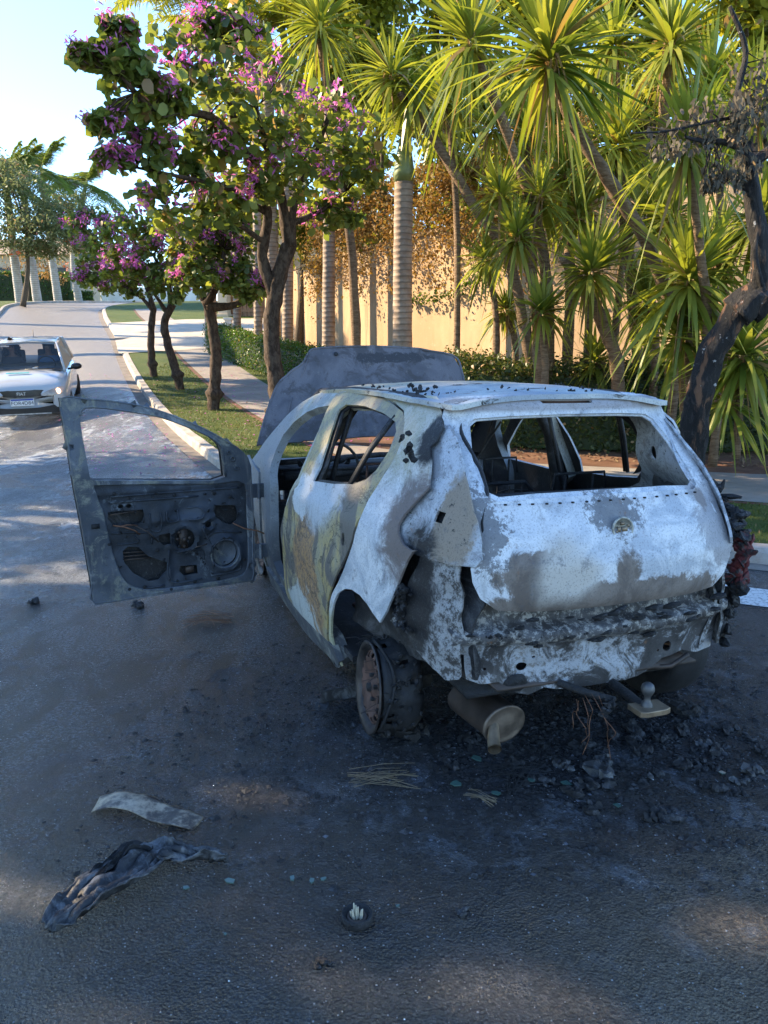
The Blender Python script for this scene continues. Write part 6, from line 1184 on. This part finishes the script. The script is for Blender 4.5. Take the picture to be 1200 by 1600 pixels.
for u, v, r, lb in [(457, 1378, .022, 'pale green glass shard left of its two neighbours in mid road'), (487, 1381, .020, 'bluish glass shard, middle one of the small cluster in mid road'), (505, 1378, .016, 'rightmost glass shard of the small cluster in mid road'), (358, 1380, .026, 'teal glass shard just below the frayed tail of the plastic strip'), (290, 1391, .018, 'small teal shard under the middle of the plastic strip'),
 (1128, 1211, .022, 'bright green shard on the brown patch at the right'), (965, 1262, .022, 'flat turquoise shard below the hanging wires'), (885, 1228, .034, 'long dark green shard below the grey ash heap'), (745, 1188, .036, 'large blue-green shard behind the silencer'), (712, 1228, .036, 'dark green shard behind the burnt rear wheel'), (828, 1222, .028, 'dark green shard below the tail pipe'), (775, 1243, .026, 'green shard lying by the yellow straw'), (622, 1420, .010, 'tiny clear shard right of the ash-topped cap'), (352, 1465, .012, 'tiny clear shard low in the left half of the road')]: shard(u, v, r, lb)
# straw and wires
def bundle(name, label, u, v, L_, n, ang, mat, cat='straw', r=.0012, spread=.03, fan=.25):
    g = G(u, v); b = MB()
    for k in range(n):
        a = ang+rnd.gauss(0, fan*.3); o = Vector((rnd.gauss(0, spread*.6), rnd.gauss(0, spread), .006)); d = Vector((math.cos(a), math.sin(a), 0)); l = L_*rnd.uniform(.5, 1)
        b.tube([o-d*l*.5, o+Vector((0, 0, rnd.uniform(.004, .02)))+Vector((rnd.gauss(0, .01), rnd.gauss(0, .01), 0)), o+d*l*.5], r, 4)
    o = b.build(name, mat); o.location = g; return tag(o, label, cat)
M_straw = simple('straw', (.16, .12, .07), .7)
bundle('straw', 'flat bundle of pale straw behind the burnt rear wheel', 590, 1218, .28, 20, .12, M_straw, spread=.03, fan=.9)
bundle('straw', 'short yellow straw tuft among the shards', 752, 1246, .14, 10, -.6, M_straw, spread=.02, fan=.9)
bundle('burnt_wire', 'loose rusty wires on the soot between the open door and the sill', 325, 968, .30, 14, .1, M_wire, 'wire', .0014, .05, 1.5)
bundle('tyre_cords', 'fan of black tyre cords spread on the asphalt in front of the wheel rim', 540, 1120, .22, 60, -1.2, M_black, 'wire', .0011, .05, 1.6)
bundle('burnt_wire', 'tangle of blackened wires under the rear of the car', 800, 1205, .3, 26, .3, M_black, 'wire', .0013, .05, 2.2)
# rubble, crumbs, petals
def crumbs(name, N, fn, size, mat, h=.5):
    V = []; F = []; n = 0
    for _ in range(N):
        x, y, z = fn(); s_ = size*rnd.uniform(.3, 1)**2+.001; a = rnd.uniform(0, 6)
        ring = [(x+s_*math.cos(a+k*1.57)*rnd.uniform(.5, 1), y+s_*math.sin(a+k*1.57)*rnd.uniform(.5, 1), z) for k in range(4)]; V += ring+[(x+rnd.uniform(-.2, .2)*s_, y, z+s_*h)]; F += [(n+k, n+(k+1) % 4, n+4) for k in range(4)]; n += 5
    return tag(mesh(name, V, F, mat, None, False), kind='stuff')
def near_car():
    while True:
        x = rnd.gauss(.75, .75); y = rnd.gauss(3.15, .55)
        if -1.2 < x < 2.6 and 2.1 < y < 5: return x, y, .002
crumbs('soot_rubble', 9000, near_car, .014, M_crust, .3); crumbs('soot_clods', 1500, near_car, .03, M_crust, .35); crumbs('ash_flakes', 700, near_car, .012, simple('ash_flake', (.09, .095, .11), .8), .2)
crumbs('road_grit', 12000, lambda: (rnd.uniform(-3, 3), rnd.uniform(1.2, 5), .002), .004, simple('grit', (.15, .16, .175), .6), .6)
crumbs('light_grit', 70, lambda: (rnd.uniform(-3, 2.5), rnd.uniform(1.3, 5), .002), .0045, simple('pale_grit', (.6, .62, .64), .3), .6)
K2 = [(p.x, p.y) for p in KR]
def petal_pt():
    while True:
        p = KR[rnd.randrange(45, 95)]; q = KR[min(len(KR)-1, KR.index(p)+1)]; t = (q-p).normalized(); d = rnd.choice([rnd.uniform(-1.8, -.1), rnd.uniform(.25, 3.0), rnd.uniform(1.2, 2.6)]); e = rnd.uniform(-.6, .6)
        x = p.x+t.y*d+t.x*e; y = p.y-t.x*d+t.y*e
        if y < 21: return (x, y, Hz(y)+(.137 if d > .2 else .004))
P = np.array([petal_pt() for _ in range(1500)]); D = RN.normal(0, 1, P.shape); D[:, 2] *= .15
V, q, t_ = blades(P+[0, 0, .006], D, RN.uniform(.03, .06, len(P)), .03, .0, 3, [.4, 1, .7, 0], np.cross(D, [0, 0, 1.0])); tag(npmesh('fallen_petals', V, q, t_, L_petal), kind='stuff')
P = np.array([(x, y, Hz(y)+.137) for x, y in [(rnd.uniform(.5, 9), rnd.uniform(8.2, 11.4)) for _ in range(2600)] if y > 10.2-.25*x+.6]); D = RN.normal(0, 1, P.shape); D[:, 2] *= .3
V, q, t_ = blades(P+[0, 0, .01], D, RN.uniform(.04, .12, len(P)), .03, .1, 3, [.4, 1, .7, 0], np.cross(D, [0, 0, 1.0])); tag(npmesh('leaf_litter', V, q, t_, leafmat('litter', [(.10, .05, .03), (.22, .13, .07), (.35, .26, .16)], .1, .8)), kind='stuff')
